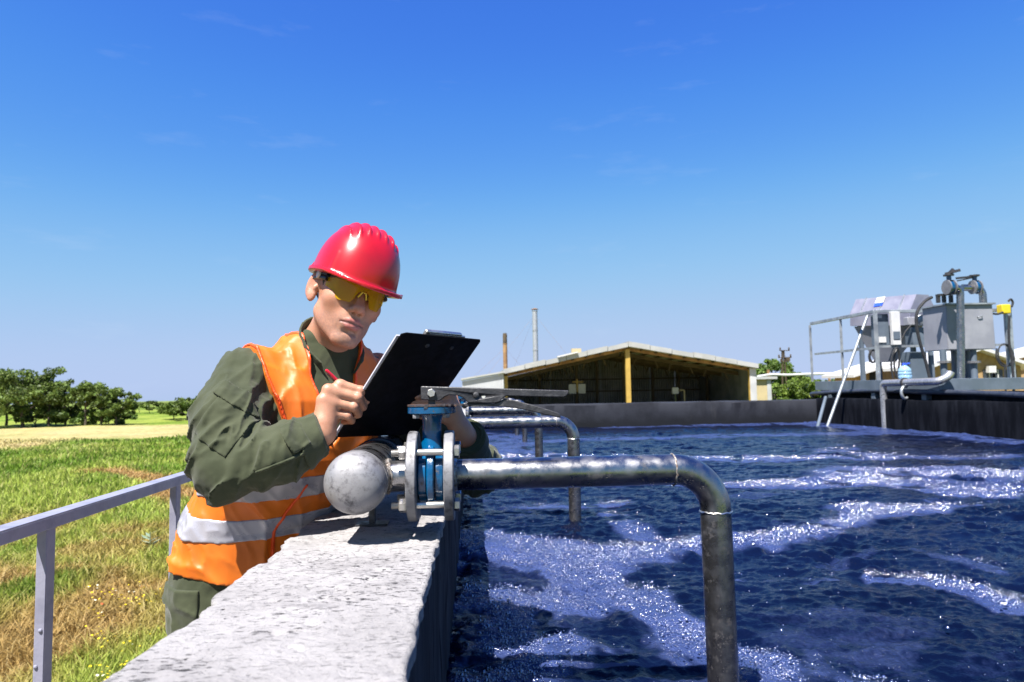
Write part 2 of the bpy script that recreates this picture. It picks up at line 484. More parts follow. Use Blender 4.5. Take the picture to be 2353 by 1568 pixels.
t.l.new(a, tr.inputs['Color']); t.l.new(t.bsdf.outputs[0], mx.inputs[1]); t.l.new(tr.outputs[0], mx.inputs[2]); t.l.new(mx.outputs[0], t.out.inputs['Surface'])
MAT['grass'] = t.m
blades(125000, 4.2, 41, 5, 1.0, 1.0, 'grass', 'rough meadow grass, green and dry, growing below the railing')

def wildflowers():
    r = np.random.default_rng(90); n = 480
    y = r.uniform(5.6, 8.6, n); x = y * r.uniform(-.54, -.34, n)
    k = fbm(x / 1.1, y / 1.1, oct=2, seed=31) + .5 * r.random(n) - (y - 6) * .10
    ok = k > .0; x, y = x[ok], y[ok]; n = len(x)
    z = terrain(x, y) + r.uniform(.16, .30, n)
    R = r.uniform(.008, .014, n)
    V, F, C = [], [], []
    white = r.random(n) < .25; red = r.random(n) < .03
    for i in range(n):
        b = len(V); tilt = r.uniform(-.5, .5, 2)
        V.append((x[i], y[i], z[i] + .003)); ring = 6
        for j in range(ring):
            g = 2 * math.pi * j / ring
            V.append((x[i] + R[i] * math.cos(g), y[i] + R[i] * math.sin(g), z[i] + R[i] * (tilt[0] * math.cos(g) + tilt[1] * math.sin(g))))
        for j in range(ring): F.append((b, b + 1 + j, b + 1 + (j + 1) % ring))
        C += [(.75, .12, .05) if red[i] else (.8, .78, .6) if white[i] else (.85, .62, .02)] * (ring + 1)
    tag(mesh_np('wildflowers', V, F, MAT['grass'], smooth=False, col=np.array(C)), 'small yellow wildflowers scattered in the grass below the wall', kind='stuff')
wildflowers()

# ------------------------------------------------------------------ basin walls, walkway, railing, water
WT, WL, WR, WATER = 1.065, -.384, -.074, .69
def basin_wall():
    ys = np.unique(np.concatenate([np.linspace(-1.2, .6, 40), np.linspace(.6, 2.4, 360), np.geomspace(2.4, 11.52, 160)]))
    prof = [(WL, z) for z in (-1.25, -.6, 0, .4, .7, .85, .93, .98, 1.0, 1.015, 1.03, 1.042, 1.052, 1.060)]
    nl = len(prof)
    prof += [(x, WT) for x in np.linspace(WL + .006, WR - .004, 84)]
    nt = len(prof)
    prof += [(WR, z) for z in (1.061, 1.054, 1.045, 1.03, 1.01, .98, .94, .88, .8, .7, .6, .4, 0, -1.25)]
    P = np.array(prof); n, m = len(P), len(ys)
    Y, I = np.meshgrid(ys, np.arange(n), indexing='ij')
    X, Z = P[I, 0].copy(), P[I, 1].copy()
    side = np.where(I < nl, -1, np.where(I >= nt, 1, 0))
    # crumbled edges
    chipL = .014 * fbm(Y * 3.2, Z * 3, oct=5, seed=2) + .016 * np.maximum(0, fbm(Y * 13, Z * 8, oct=4, seed=5) - .1)
    chipR = .0035 * fbm(Y * 9, Z * 9, oct=4, seed=6)
    nearL = np.exp(-np.maximum(0, X - WL) / .035) * np.exp(-np.maximum(0, WT - Z) / .10)
    X = X + np.where(side <= 0, chipL * nearL, 0) + chipR * (side >= 0) * np.exp(-np.maximum(0, WR - X) / .02)
    rough = .0009 * fbm(X * 60, Y * 60, Z * 20, oct=3, seed=12) + .0018 * fbm(X * 5, Y * 4, oct=3, seed=8) - .010 * np.maximum(0, fbm(X * 24, Y * 40, oct=3, seed=19) - .78)
    Z = Z + np.where(side == 0, rough, 0) - .020 * np.maximum(0, fbm(Y * 7, X * 9, oct=3, seed=15) + .25) * np.exp(-np.maximum(0, X - WL) / .022) * (Z > 1.0)
    X = X + np.where(side < 0, .006 * fbm(Y * 14, Z * 14, oct=3, seed=4), 0) + np.where(side > 0, .0025 * fbm(Y * 30, Z * 5, oct=3, seed=4), 0)
    V = np.stack([X.ravel(), Y.ravel(), Z.ravel()], 1)
    i = (np.arange(m - 1)[:, None] * n + np.arange(n - 1)[None]).ravel()
    F = np.stack([i, i + n, i + n + 1, i + 1], 1)[:, ::-1]
    o = mesh_np('basin_wall', V, F, MAT['concrete'], smooth=True)
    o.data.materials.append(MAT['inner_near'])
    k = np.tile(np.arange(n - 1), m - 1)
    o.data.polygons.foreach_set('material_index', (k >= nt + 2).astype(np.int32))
    return tag(o, 'pale rough concrete basin wall the worker leans on, with chipped outer edge', 'wall')
basin_wall()

def grid_wall(name, a, b, thick, z0, z1, mat, label, seed):
    """upright wall from a to b with a slightly uneven face and worn top"""
    a, b = np.array(a, float), np.array(b, float); L = np.linalg.norm(b - a); d = (b - a) / L; nrm = np.array([-d[1], d[0]])
    us = np.linspace(0, L, 120); prof = [(0, z) for z in np.linspace(z0, z1 - .02, 16)] + [(.012, z1)] + [(w, z1) for w in np.linspace(.05, thick - .02, 6)] + [(thick, z1 - .02), (thick, z0)]
    P = np.array(prof); U, I = np.meshgrid(us, np.arange(len(P)), indexing='ij')
    W, Z = P[I, 0], P[I, 1] + .006 * fbm(U * 2, P[I, 0] * 4, oct=3, seed=seed) * (P[I, 1] > z1 - .1)
    W = W + .006 * fbm(U * 1.5, Z * 3, oct=4, seed=seed + 1) * (W < .01)
    V = np.stack([a[0] + d[0] * U + nrm[0] * W, a[1] + d[1] * U + nrm[1] * W, Z], -1).reshape(-1, 3)
    n = len(P); i = (np.arange(len(us) - 1)[:, None] * n + np.arange(n - 1)[None]).ravel()
    return tag(mesh_np(name, V, np.stack([i, i + n, i + n + 1, i + 1], 1), mat, sharp=40), label, 'wall')
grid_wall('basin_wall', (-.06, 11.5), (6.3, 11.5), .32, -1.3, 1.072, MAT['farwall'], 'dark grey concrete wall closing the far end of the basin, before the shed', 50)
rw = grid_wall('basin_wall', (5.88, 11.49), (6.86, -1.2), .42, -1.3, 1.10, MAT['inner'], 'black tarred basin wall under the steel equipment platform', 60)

wk = MB().span((-1.10, -1.2, -.14), (WL - .02, 6.0, 0)).build('walkway', MAT['slab'], bevel=.01)
tag(wk, 'narrow concrete walkway between railing and basin wall', kind='structure')

def railing():
    RZ = 1.085
    A, B = atz(0, 1214, RZ), atz(445, 1080, RZ); d = (B - A) / np.linalg.norm(B - A); sd = np.array([d[1], -d[0], 0]); up = np.array([0, 0, 1.0])
    def p(y): return A + d * ((y - A[1]) / d[1])
    t = empty('railing', (*p(1.7)[:2], 0))
    # top rail: angle iron, flat leg on top, second leg hanging on the walkway side
    a, b = p(-.9), p(3.9)
    MB().bar(a - up * .002, b - up * .002, .044, .004).bar(a - up * .0175 + sd * .020, b - up * .0175 + sd * .020, .004, .027).build('top_rail', MAT['rail'], t, bevel=.0012)
    for y in (.95, 1.665, 2.38, 3.10):
        X = p(y)[0] + .004
        post = MB().prism([(X - .006, y - .016, 0), (X + .016, y - .016, 0), (X + .016, y + .018, 0), (X + .012, y + .018, 0), (X + .012, y - .012, 0), (X - .006, y - .012, 0)], (0, 0, RZ - .005)).build('post', MAT['rail'], t, bevel=.0012)
        if y in (1.665, 2.38):
            for zz, xx in ((.83, .008), (.60, .004), (.75, .0)):
                MB().lathe((X + xx, y - .0165, zz), (0, -1, 0), [(.005, 0), (.004, .0025), (.0015, .004)], 8).build('weld_bead', MAT['rail'], post)
    return tag(t, 'pale lilac angle-iron handrail with slim posts along the walkway edge', 'railing')
railing()

# ------------------------------------------------------------------ water with foam
def z7(x, y): return atz(1034 + x * .5605, 948 + y * .5605, WATER)[:2]
FOAM = [  # (polyline seen in the photo, half width in metres at its points, strength)
    ([(110, 520), (330, 545), (620, 570), (1000, 520), (1250, 490), (1520, 455), (1720, 410), (1960, 360), (2200, 330)], [.28, .30, .25, .18, .16, .15, .15, .18, .18], 1.0),
    ([(110, 610), (260, 640), (440, 640), (620, 640)], [.20, .28, .30, .22], 1.0),
    ([(130, 720), (260, 760), (390, 830), (440, 930), (360, 1040), (250, 1110)], [.16, .23, .24, .16, .14, .12], 1.0),
    ([(560, 610), (680, 720), (790, 820), (900, 900), (1020, 960), (1300, 1040), (1500, 1080), (1750, 1130)], [.20, .18, .14, .11, .09, .09, .09, .10], .95),
    ([(1000, 285), (1250, 290), (1500, 285), (1750, 265), (2000, 255), (2360, 245)], [.12, .18, .25, .5, .55, .34], 1.0),
    ([(1780, 300), (2000, 320), (2200, 310), (2400, 300)], [.18, .26, .25, .2], .8),
    ([(360, 178), (650, 180), (1000, 186), (1300, 188), (1600, 184), (1800, 190)], [.18, .2, .22, .25, .26, .2], .85),
    ([(150, 90), (200, 130), (240, 175), (200, 210)], [.4, .5, .4, .2], 1.0),
    ([(400, 118), (560, 108), (900, 98), (1250, 92), (1600, 82), (1850, 76), (2100, 92), (2360, 125)], [.25, .3, .35, .35, .35, .5, .45, .3], .95),
    ([(640, 60), (850, 52), (1100, 52), (1400, 44), (1560, 40)], [.2, .5, .35, .25, .4], .9),
    ([(1540, 45), (1700, 62), (1900, 78), (2100, 95), (2360, 118)], [.4, .5, .4, .3, .2], .9),
    ([(1750, 690), (1950, 685), (2100, 700), (2240, 745), (2380, 800)], [.04, .08, .12, .09, .07], .85),
    ([(1180, 690), (1400, 685), (1620, 700)], [.03, .04, .03], .6),
    ([(330, 370), (560, 362), (800, 350)], [.06, .08, .08], .7),
    ([(640, 400), (740, 430), (800, 480)], [.10, .10, .12], .6),
    ([(620, 960), (780, 955), (880, 990)], [.03, .05, .03], .6),
    ([(1560, 130), (1600, 160), (1900, 180), (2300, 175)], [.2, .25, .2, .25], .6),
    ([(1900, 560), (2050, 590), (2250, 640)], [.06, .07, .05], .45),
    ([(1500, 640), (1640, 600), (1750, 540)], [.05, .06, .06], .35),
    ([(500, 840), (640, 850), (760, 870)], [.03, .04, .03], .55),
    ([(1480, 990), (1500, 1010), (1560, 1030)], [.04, .05, .03], .4),
    ([(1700, 860), (1850, 890), (1990, 880)], [.05, .05, .04], .3),
]
FOAM = [([z7(*p) for p in pl], w, s) for pl, w, s in FOAM]
def foam_mask(x, y):
    wx = x + .10 * fbm(x * 1.6, y * 1.1, oct=3, seed=101) * np.minimum(1, y / 4) + .03 * fbm(x * 7, y * 6, oct=3, seed=104)
    wy = y + .16 * fbm(x * 1.2, y * 1.3, oct=3, seed=102) * np.minimum(1, y / 4) + .04 * fbm(x * 7, y * 6, oct=3, seed=105)
    m = np.zeros_like(x)
    for pl, w, s in FOAM:
        best = np.full(x.shape, 9.0)
        for (a, wa), (b, wb) in zip(zip(pl[:-1], w[:-1]), zip(pl[1:], w[1:])):
            ab = b - a; tt = np.clip(((wx - a[0]) * ab[0] + (wy - a[1]) * ab[1]) / (ab @ ab + 1e-9), 0, 1)
            dd = np.hypot(wx - a[0] - ab[0] * tt, wy - a[1] - ab[1] * tt) / (wa + (wb - wa) * tt)
            best = np.minimum(best, dd)
        m = np.maximum(m, s * (1 - sstep(.35, 1.25, best)))
    tear = fbm(x * 5, y * 4, oct=4, seed=110)
    m = m * (1 - .75 * sstep(.15, .75, tear))
    film = .36 * sstep(.1, .8, fbm(x * .9, y * 1.3, oct=4, seed=120)) * sstep(-.2, .5, fbm(x * 4, y * 7, oct=4, seed=121))
    return np.clip(np.maximum(m, film), 0, 1)

def water():
    rows = np.concatenate([np.linspace(-1.1, .8, 24), np.geomspace(.83, 11.52, 690)])
    nu = 430; u = np.linspace(0, 1, nu)
    reach = np.clip(rows * .86 + .45, 1.5, 6.3)[:, None]
    right = (5.90 + (11.5 - rows) * .0774)[:, None]
    X = np.where(u[None] < .9, WR - .02 + (reach - WR + .02) * (u[None] / .9), reach + (right - reach) * ((u[None] - .9) / .1))
    X = np.minimum(X, right); Y = np.repeat(rows[:, None], nu, 1)
    x, y = X.ravel(), Y.ravel()
    foam = foam_mask(x, y)
    # choppy, aerated surface
    def rid(s, sx, seed): return 1 - np.abs(fbm(x * s * sx, y * s, oct=2, seed=seed)) * 1.6
    calm = 1 - .55 * foam
    h = .010 * fbm(x * 1.2, y * 2.0, oct=2, seed=200) + .0065 * fbm(x * 3.6, y * 6, oct=2, seed=201) * calm + .0062 * fbm(x * 9, y * 15, oct=2, seed=202) * calm + .0042 * rid(20, .7, 203) * calm
    h += .0026 * fbm(x * 44, y * 60, oct=2, seed=204) * (y < 6)
    boil = np.maximum(0, fbm(x * 2.1, y * 2.4, oct=2, seed=210) - .35)
    h += boil * .03 * fbm(x * 14, y * 14, oct=2, seed=211)
    V = np.stack([x, y, WATER - .012 + h + .006 * foam], 1)
    n = nu; m = len(rows); i = (np.arange(m - 1)[:, None] * n + np.arange(n - 1)[None]).ravel()
    F = np.stack([i, i + 1, i + n + 1, i + n], 1)
    t = NT('dark_aerated_water')
    at_ = t.attr(); fo = t.new('ShaderNodeSeparateColor'); t.l.new(at_.outputs['Color'], fo.inputs['Color']); fo = fo.outputs['Red']
    cell = t.voro(85); cell2 = t.voro(190)
    edge = t.noise(60, 6, .7)
    fm = t.ramp(t.math('ADD', fo, t.math('MULTIPLY', t.math('SUBTRACT', edge, .5), .55)), .12, .75)
    wcol = t.mix(t.ramp(t.noise(1.2, 4), .35, .65), (.0008, .0020, .010), (.0016, .0040, .018))
    fcol = t.mix(t.ramp(t.noise(9, 6, .65), .3, .7), (.018, .030, .092), (.034, .050, .135))
    t.set(Base_Color=t.mix(fm, wcol, fcol), Roughness=t.ramp(fm, 0, 1, .10, .14), IOR=1.33)
    bub = t.math('ADD', t.math('MULTIPLY', cell, .0060), t.math('MULTIPLY', cell2, .0035))
    hh = t.math('ADD', t.math('MULTIPLY', bub, t.ramp(fm, 0, 1, .1, 1.0)), t.math('MULTIPLY', t.noise(26, 5, .6), .009))
    t.set(Normal=t.bump(hh, .75, 1.0))
    t.l.new(t.ramp(fm, .2, 1, .17, .28), t.bsdf.inputs['Specular IOR Level'])
    o = mesh_np('water', V, F, t.m, col=np.stack([foam, foam, foam], 1))
    tag(o, 'dark blue aerated water with drifting foam inside the basin', kind='structure')
    return o
water()

def bubbles():
    """loose foam bubbles: small domes floating on the foam"""
    r = np.random.default_rng(77)
    n0 = 260000
    y = 1.2 * (7.0 / 1.2) ** r.random(n0); x = WR + .02 + r.random(n0) * (np.minimum(y * .86 + .2, 5.8))
    k = foam_mask(x, y)
    keep = r.random(n0) < (np.clip(k - .35, 0, 1) * 1.1 + .004)
    x, y = x[keep], y[keep]; n = len(x)
    if n > 15000: x, y, n = x[:15000], y[:15000], 15000
    R = r.uniform(.0010, .0022, n) * (.62 + .33 * y) * np.where(r.random(n) < .10, 2.2, 1)
    rings, seg = [(1.0, .0), (.80, .6), (.42, .92)], 4
    base = []
    for rr, zz in rings: base += [(rr * math.cos(2 * math.pi * j / seg), rr * math.sin(2 * math.pi * j / seg), zz) for j in range(seg)]
    base.append((0, 0, 1.02)); base = np.array(base)
    fs = [(i * seg + j, i * seg + (j + 1) % seg, (i + 1) * seg + (j + 1) % seg) for i in range(2) for j in range(seg)]
    fs += [(i * seg + j, (i + 1) * seg + (j + 1) % seg, (i + 1) * seg + j) for i in range(2) for j in range(seg)]
    fs += [(8 + j, 8 + (j + 1) % seg, 12) for j in range(seg)]
    V = base[None] * R[:, None, None]; V[:, :, 0] += x[:, None]; V[:, :, 1] += y[:, None]; V[:, :, 2] += (WATER + r.uniform(.000, .008, n))[:, None]
    F = (np.array(fs)[None] + (np.arange(n) * len(base))[:, None, None]).reshape(-1, 3)
    t = NT('foam_bubbles'); t.set(Base_Color=(.032, .045, .12), Roughness=.16, IOR=1.9, Coat_Weight=1.0, Coat_Roughness=.12)
    t.bsdf.inputs['Specular IOR Level'].default_value = .8
    tag(mesh_np('foam', V.reshape(-1, 3), F, t.m), 'pale lavender foam bubbles floating on the basin water', kind='stuff')
bubbles()

# ------------------------------------------------------------------ air pipes and valves on the basin wall
PZ, Y1, PR = 1.185, 1.42, .0315
HX, HR = -.228, .0595                       # collector pipe: axis position and radius
BRANCH = [(1.42, .500), (3.50, .505), (5.40, .505), (8.55, .625), (9.90, .610)]

def hexprism(m, c, axis, r, h, ph=0.0): m.lathe(c, axis, [(r * .9, 0), (r, h * .12), (r, h * .88), (r * .9, h)], 6, ph)

def collector():
    t = empty('collector_pipe', (HX, 1.5, WT))
    yc = 1.335
    MB().cyl((HX, yc, PZ), (HX, 11.2, PZ), HR, 40).build('pipe', MAT['galv'], t)
    # dished end cap, slightly flattened
    prof = [(HR + .0012, -.012), (HR + .0012, 0)] + [(HR * math.sin(a) ** .86, .040 * math.cos(a)) for a in np.linspace(math.pi / 2, .02, 14)]
    MB().lathe((HX, yc, PZ), (0, -1, 0), prof, 48).build('end_cap', MAT['cap'], t, sharp=60)
    MB().lathe((HX, 1.625, PZ), (0, 1, 0), [(HR, 0), (HR + .004, .002), (HR + .004, .020), (HR, .022)], 40).build('rubber_clamp', MAT['rubber'], t)
    for k, y in enumerate((1.55, 3.9, 6.3, 9.0)):
        s = MB().span((HX - .006, y - .012, WT - .02), (HX + .006, y + .012, PZ - HR + .004))
        s.span((HX - .035, y - .02, WT - .008), (HX + .035, y + .02, WT + .004))
        s.build('support_foot', MAT['handle'], t)
    for Y, _ in BRANCH:
        n = 30 if Y < 4 else 16
        MB().cyl((HX + HR - .012, Y, PZ), (-.130, Y, PZ), PR * .98, n).build('stub', MAT['galv'], t)
        w = MB()
        # irregular weld where the stub meets the collector
        ring = []
        for j in range(48):
            a = 2 * math.pi * j / 48; yy, zz = (PR + .002) * math.cos(a), (PR + .002) * math.sin(a)
            ring.append((HX + math.sqrt(max(HR ** 2 - zz ** 2, 1e-6)) + .002, Y + yy, PZ + zz))
        w.tube(ring + [ring[0]], [.0028 + .0012 * math.sin(j * 2.3) for j in range(49)], 6)
        w.build('weld_seam', MAT['weld'], t)
        flange_disc('flange', -.1345, Y, t, n)
    return tag(t, 'thick weathered steel collector pipe with domed end cap lying along the wall', 'pipe')

def flange_disc(name, x0, Y, parent, n):
    m = MB().lathe((x0, Y, PZ), (1, 0, 0), [(PR, 0), (.0885, 0), (.0905, .002), (.0905, .0175), (.0885, .0195), (PR, .0195)], 64 if n > 20 else 24)
    o = m.build(name, MAT['flange'], parent, sharp=30)
    c = MB().lathe((x0 + (.0195 if x0 > -.1 else -.006), Y, PZ), (1, 0, 0), [(PR + .0005, 0), (PR + .004, 0), (PR + .0005, .006)] if x0 > -.1 else [(PR + .0005, 0), (PR + .004, .006), (PR + .0005, .006)], n)
    c.build('weld_collar', MAT['weld'], o)
    return o

MAT['rubber'] = simple('black_rubber', (.015, .02, .035), (.03, .035, .05), 20, .45)
MAT['weld'] = galv('weld_bead_steel', (.42, .40, .38), (.12, .08, .06), .45, .7, .45, .6, 120)

def branch(Y, xd, label):
    t = empty('air_pipe', (-.04, Y, PZ))
    R = .088; n = 36 if Y < 3 else 20
    path = [(-.062, Y, PZ), (xd - R, Y, PZ)]
    MB().tube([(-.0615, Y, PZ), (xd - R, Y, PZ)], PR, n).build('horizontal_run', MAT['galv'], t)
    el = [(xd - R + R * math.sin(a), Y, PZ - R + R * math.cos(a)) for a in np.linspace(0, math.pi / 2, 18)]
    MB().tube(el, PR * 1.004, n, cap=False).build('elbow', MAT['galv'], t)
    lean = .006 if Y < 2 else 0
    MB().tube([(xd, Y, PZ - R), (xd + lean, Y, .3)], PR, n).build('down_pipe', MAT['galv_wet'], t)
    for p, ax in (((xd - R, Y, PZ), (1, 0, 0)), ((xd, Y, PZ - R), (0, 0, 1))):
        u, w, a = frame_of(ax); rr = np.random.default_rng(3)
        ring = [np.array(p) + (PR + .0006) * (math.cos(g) * u + math.sin(g) * w) + a * .0012 * rr.uniform(-1, 1) for g in np.linspace(0, 2 * math.pi, 40)]
        MB().tube(ring, [.0018 + .0007 * rr.uniform(-1, 1) for _ in ring], 6).build('weld_seam', MAT['zinc' if ax[2] else 'weld'], t)
    flange_disc('flange', -.0615, Y, t, n)
    return tag(t, label, 'pipe', 'air pipes dipping into the basin')

MAT['galv_wet'] = galv('splashed_pipe_steel', (.24, .235, .245), (.06, .056, .062), .27, .95, .52, .70, 55)

def lever_outline(pts, Y):
    return [at(718 + .2685 * x, 833 + .2685 * y, Y) for x, y in pts]

def valve(label):
    Y = Y1
    t = empty('butterfly_valve', (-.088, Y, PZ))
    m = MB().lathe((-.1145, Y, PZ), (1, 0, 0), [(.03, 0), (.050, 0), (.053, .003), (.053, .016), (.046, .018), (.046, .034), (.053, .036), (.053, .049), (.050, .0525), (.03, .0525)], 48)
    body = m.build('body', MAT['blue'], t, sharp=30)
    rib = MB().lathe((-.0955, Y, PZ), (1, 0, 0), [(.045, 0), (.064, 0), (.066, .002), (.066, .012), (.064, .014), (.045, .014)], 48)
    rib.build('rib', MAT['blue'], body, sharp=30)
    MB().lathe((-.0875, Y, PZ + .045), (0, 0, 1), [(.027, 0), (.022, .022), (.0195, .034), (.0195, .062), (.021, .072), (.024, .0785)], 28).build('neck', MAT['blue'], t, sharp=50)
    MB().lathe((-.087, Y, 1.3105), (0, 0, 1), [(.046, 0), (.0495, .002), (.0495, .013), (.047, .015)], 40).build('mounting_plate', MAT['blue'], t)
    m = MB().lathe((-.087, Y, 1.3262), (0, 0, 1), [(.050, 0), (.050, .0035)], 40)
    o = m.build('notch_plate', MAT['rusty'], t)
    MB().prism([(-.0415, Y - .020, 1.3266), (-.018, Y - .012, 1.3266), (-.018, Y + .012, 1.3266), (-.0415, Y + .020, 1.3266)], (0, 0, .0032)).build('stop_tongue', MAT['rusty'], o)
    for k in range(5):
        MB().box((-.060 + .011 * k, Y - .0475 + .002 * k * k * .3, 1.3285), (.005, .006, .0048)).build('notch_tooth', MAT['rusty'], o)
    a = lever_outline([(950, 395), (972, 358), (1000, 357), (980, 397)], Y - .050)
    MB().prism(a, (0, .003, 0)).build('locking_tab', MAT['handle'], t)
    for sx, sy in ((-1, -1), (1, -1), (-1, 1), (1, 1)):
        b = MB(); hexprism(b, (-.087 + sx * .030, Y + sy * .028, 1.3105), (0, 0, -1), .0075, .008)
        b.build('plate_nut', MAT['flange'], t)
    MB().box((-.087, Y, 1.342), (.014, .014, .032)).build('stem', MAT['handle'], t, bevel=.001)
    up = [(926, 207), (940, 204), (1300, 213), (1800, 229), (2185, 240), (2196, 246), (2190, 268), (2172, 288), (2150, 299), (1900, 294), (1660, 288), (1632, 305), (1605, 335), (1575, 348), (1345, 346), (1318, 340), (1306, 318), (1285, 300), (1240, 284), (1170, 280), (1130, 296), (1100, 322), (1085, 330), (1010, 325), (928, 319)]
    lev = MB().prism(lever_outline(up, Y - .013), (0, .026, 0)).build('lever', MAT['handle'], t, bevel=.0018)
    hc = lever_outline([(1465, 293)], Y - .013)[0]
    cut = MB().cyl(hc - np.array([0, .03, 0]), hc + np.array([0, .08, 0]), .0042, 16).build('cutter', None, t)
    bm_ = lev.modifiers.new('hole', 'BOOLEAN'); bm_.object = cut; bm_.operation = 'DIFFERENCE'; bm_.solver = 'EXACT'
    dg = bpy.context.evaluated_depsgraph_get()
    me = bpy.data.meshes.new_from_object(lev.evaluated_get(dg)); lev.modifiers.clear(); lev.data = me
    bpy.data.objects.remove(cut, do_unlink=True)
    lo = [(1285, 352), (1310, 344), (1560, 352), (1600, 338), (1640, 312), (1720, 323), (1900, 368), (2095, 428), (2118, 440), (2127, 476), (2010, 452), (1800, 402), (1640, 380), (1480, 374), (1380, 372), (1330, 380), (1298, 400), (1278, 384)]
    MB().prism(lever_outline(lo, Y - .009), (0, .018, 0)).build('trigger', MAT['handle'], t, bevel=.0018)
    b = MB(); c = lever_outline([(1018, 262)], Y - .0135)[0]; hexprism(b, c, (0, -1, 0), .0088, .007, .3); b.build('lever_bolt', MAT['zinc'], t)
    b = MB(); c = lever_outline([(1400, 278)], Y - .0125)[0]; b.lathe(c, (0, -1, 0), [(.0062, 0), (.0058, .003), (.003, .0042)], 16); b.build('lever_pin', MAT['handle'], t)
    q = .0725 * math.sqrt(.5)
    for sy in (-1, 1):
        for sz in (-1, 1):
            c = np.array([0, Y + sy * q, PZ + sz * q])
            b = MB().cyl(c + (-.137, 0, 0), c + (-.042, 0, 0), .0070, 16)
            bolt = b.build('flange_bolt', MAT['zinc'], t)
            th = [(.0072 if k % 2 == 0 else .0061, -.164 + .0011 * k) for k in range(25)]
            MB().lathe(c, (1, 0, 0), th, 14).build('thread', MAT['zinc'], bolt, smooth=False)
            b = MB(); hexprism(b, c + (-.1495, 0, 0), (1, 0, 0), .0135, .0145, .2 + sy * sz * .4); b.build('nut', MAT['zinc'], bolt)
            b = MB(); hexprism(b, c + (-.0418, 0, 0), (1, 0, 0), .0132, .0115, .5); b.build('bolt_head', MAT['zinc'], bolt)
    return tag(t, label, 'valve', 'lever valves on the air pipes')

coll = collector()
names = ['largest steel air pipe in front, bending down into the near water',
         'second steel air pipe from the camera, seen above the largest one',
         'third steel air pipe, just behind the second one',
         'fourth steel air pipe, its dark lower end dipping in the water',
         'farthest thin steel air pipe before the end wall']
vnames = ['blue butterfly valve with black lever clamped between two flanges before the clipboard',
          'blue valve on the second air pipe, black lever raised behind the nearest one',
          'blue valve on the third air pipe behind the worker\'s hand',
          'blue valve on the fourth air pipe along the wall', 'blue valve on the farthest air pipe along the wall']
v0 = valve(vnames[0])
for k, (Y, xd) in enumerate(BRANCH):
    branch(Y, xd, names[k])
    if k:
        v = copy_thing(v0); v.location.y += Y - Y1; v['label'] = vnames[k]
        if k == 1: v.location.z += .0

# ------------------------------------------------------------------ steel platform with dewatering plant on the far right wall
def z4(x, y, Y): return at(1838 + .2674 * x, 603 + .2674 * y, Y)
MAT['plat'] = simple('blue_grey_painted_steel', (.085, .108, .14), (.065, .085, .11), 3, .5)
MAT['zincrail'] = simple('galvanised_angle', (.31, .335, .36), (.20, .22, .25), 8, .42, .5)
MAT['tank'] = simple('grey_painted_steel_tank', (.215, .22, .25), (.17, .175, .205), 2.5, .42)
MAT['white'] = simple('white_enamel', (.46, .46, .46), (.40, .40, .41), 5, .4)
MAT['cable'] = simple('black_cable', (.012, .012, .014), (.02, .02, .022), 20, .5)
MAT['yellow'] = simple('yellow_plastic', (.55, .40, .015), (.48, .35, .015), 20, .4)
MAT['hood'] = simple('lilac_grey_hood_steel', (.21, .21, .265), (.165, .165, .22), 3, .36, .2)
MAT['silver2'] = galv('clean_pipe_steel', (.40, .40, .42), (.15, .15, .16), .3, .7, .62, .8, 30)
MAT['stick'] = simple('blue_sticker', (.03, .08, .55), (.02, .06, .45), 20, .4)
PX0, PX1, PY0, PY1, PZ0, PZ1 = 6.16, 8.45, 8.75, 12.05, 1.225, 1.385

def platform():
    t = empty('steel_platform', (PX0, PY0, PZ0))
    m = MB().span((PX0, PY0, PZ0), (PX0 + .06, PY1, PZ1)); m.build('side_beam', MAT['plat'], t, bevel=.004)
    MB().span((PX0 + .061, PY0, PZ0), (PX1, PY0 + .06, PZ1)).build('front_beam', MAT['plat'], t, bevel=.004)
    MB().span((PX0 + .061, PY0 + .061, PZ1 - .05), (PX1, PY1, PZ1 - .01)).build('deck', MAT['plat'], t)
    MB().span((PX0 + .10, 6.0, 1.02), (PX0 + .5, PY1, PZ0 - .004)).build('dark_gap_fill', MAT['inner'], t)  # dark box added so the gap between wall and deck reads dark
    for y in (9.1, 10.3, 11.6): MB().span((PX0 + .02, y - .05, 1.08), (PX0 + .16, y + .05, PZ0)).build('foot', MAT['plat'], t)
    for y in (9.6, 10.2, 11.0, 11.6): MB().span((PX0 - .006, y - .01, PZ0 + .01), (PX0 - .001, y + .01, PZ1 - .01)).build('stiffener', MAT['plat'], t)
    tag(t, 'blue-grey steel deck carrying the plant on the tarred wall', 'platform')
    # guard rail
    r = empty('guard_rail', (PX0, PY1, PZ1))
    x = PX0 + .03; zt = z4(745, 410, 10.15)[2]; yc = 10.15
    MB().bar((x, PY1 + .1, zt - .02), (x, yc, zt - .02), .05, .05).build('top_rail', MAT['zincrail'], r, bevel=.004)
    zm = PZ1 + (zt - PZ1) * .46
    MB().bar((x, PY1, zm), (x, yc, zm), .03, .035).build('middle_rail', MAT['zincrail'], r)
    for y in (12.2, 11.15, yc):
        w = .045 if y > yc else .07
        MB().span((x - w / 2, y - .004, PZ1), (x + w / 2, y, zt - .045)).span((x + w / 2 - .004, y, PZ1), (x + w / 2, y + w, zt - .045)).build('post', MAT['zincrail'], r)
    MB().bar((x + .03, yc + .03, zt - .02), (8.35, yc + .03, zt - .02), .05, .05).build('front_rail', MAT['zincrail'], r, bevel=.004)
    MB().bar((x + .03, yc + .03, zm + .02), (8.35, yc + .03, zm + .02), .03, .035).build('lower_front_rail', MAT['zincrail'], r)
    MB().span((8.27, yc - .03, PZ1), (8.37, yc + .02, zt + .02)).build('post', MAT['zincrail'], r)
    tag(r, 'galvanised guard rail around the equipment deck', 'railing')
platform()

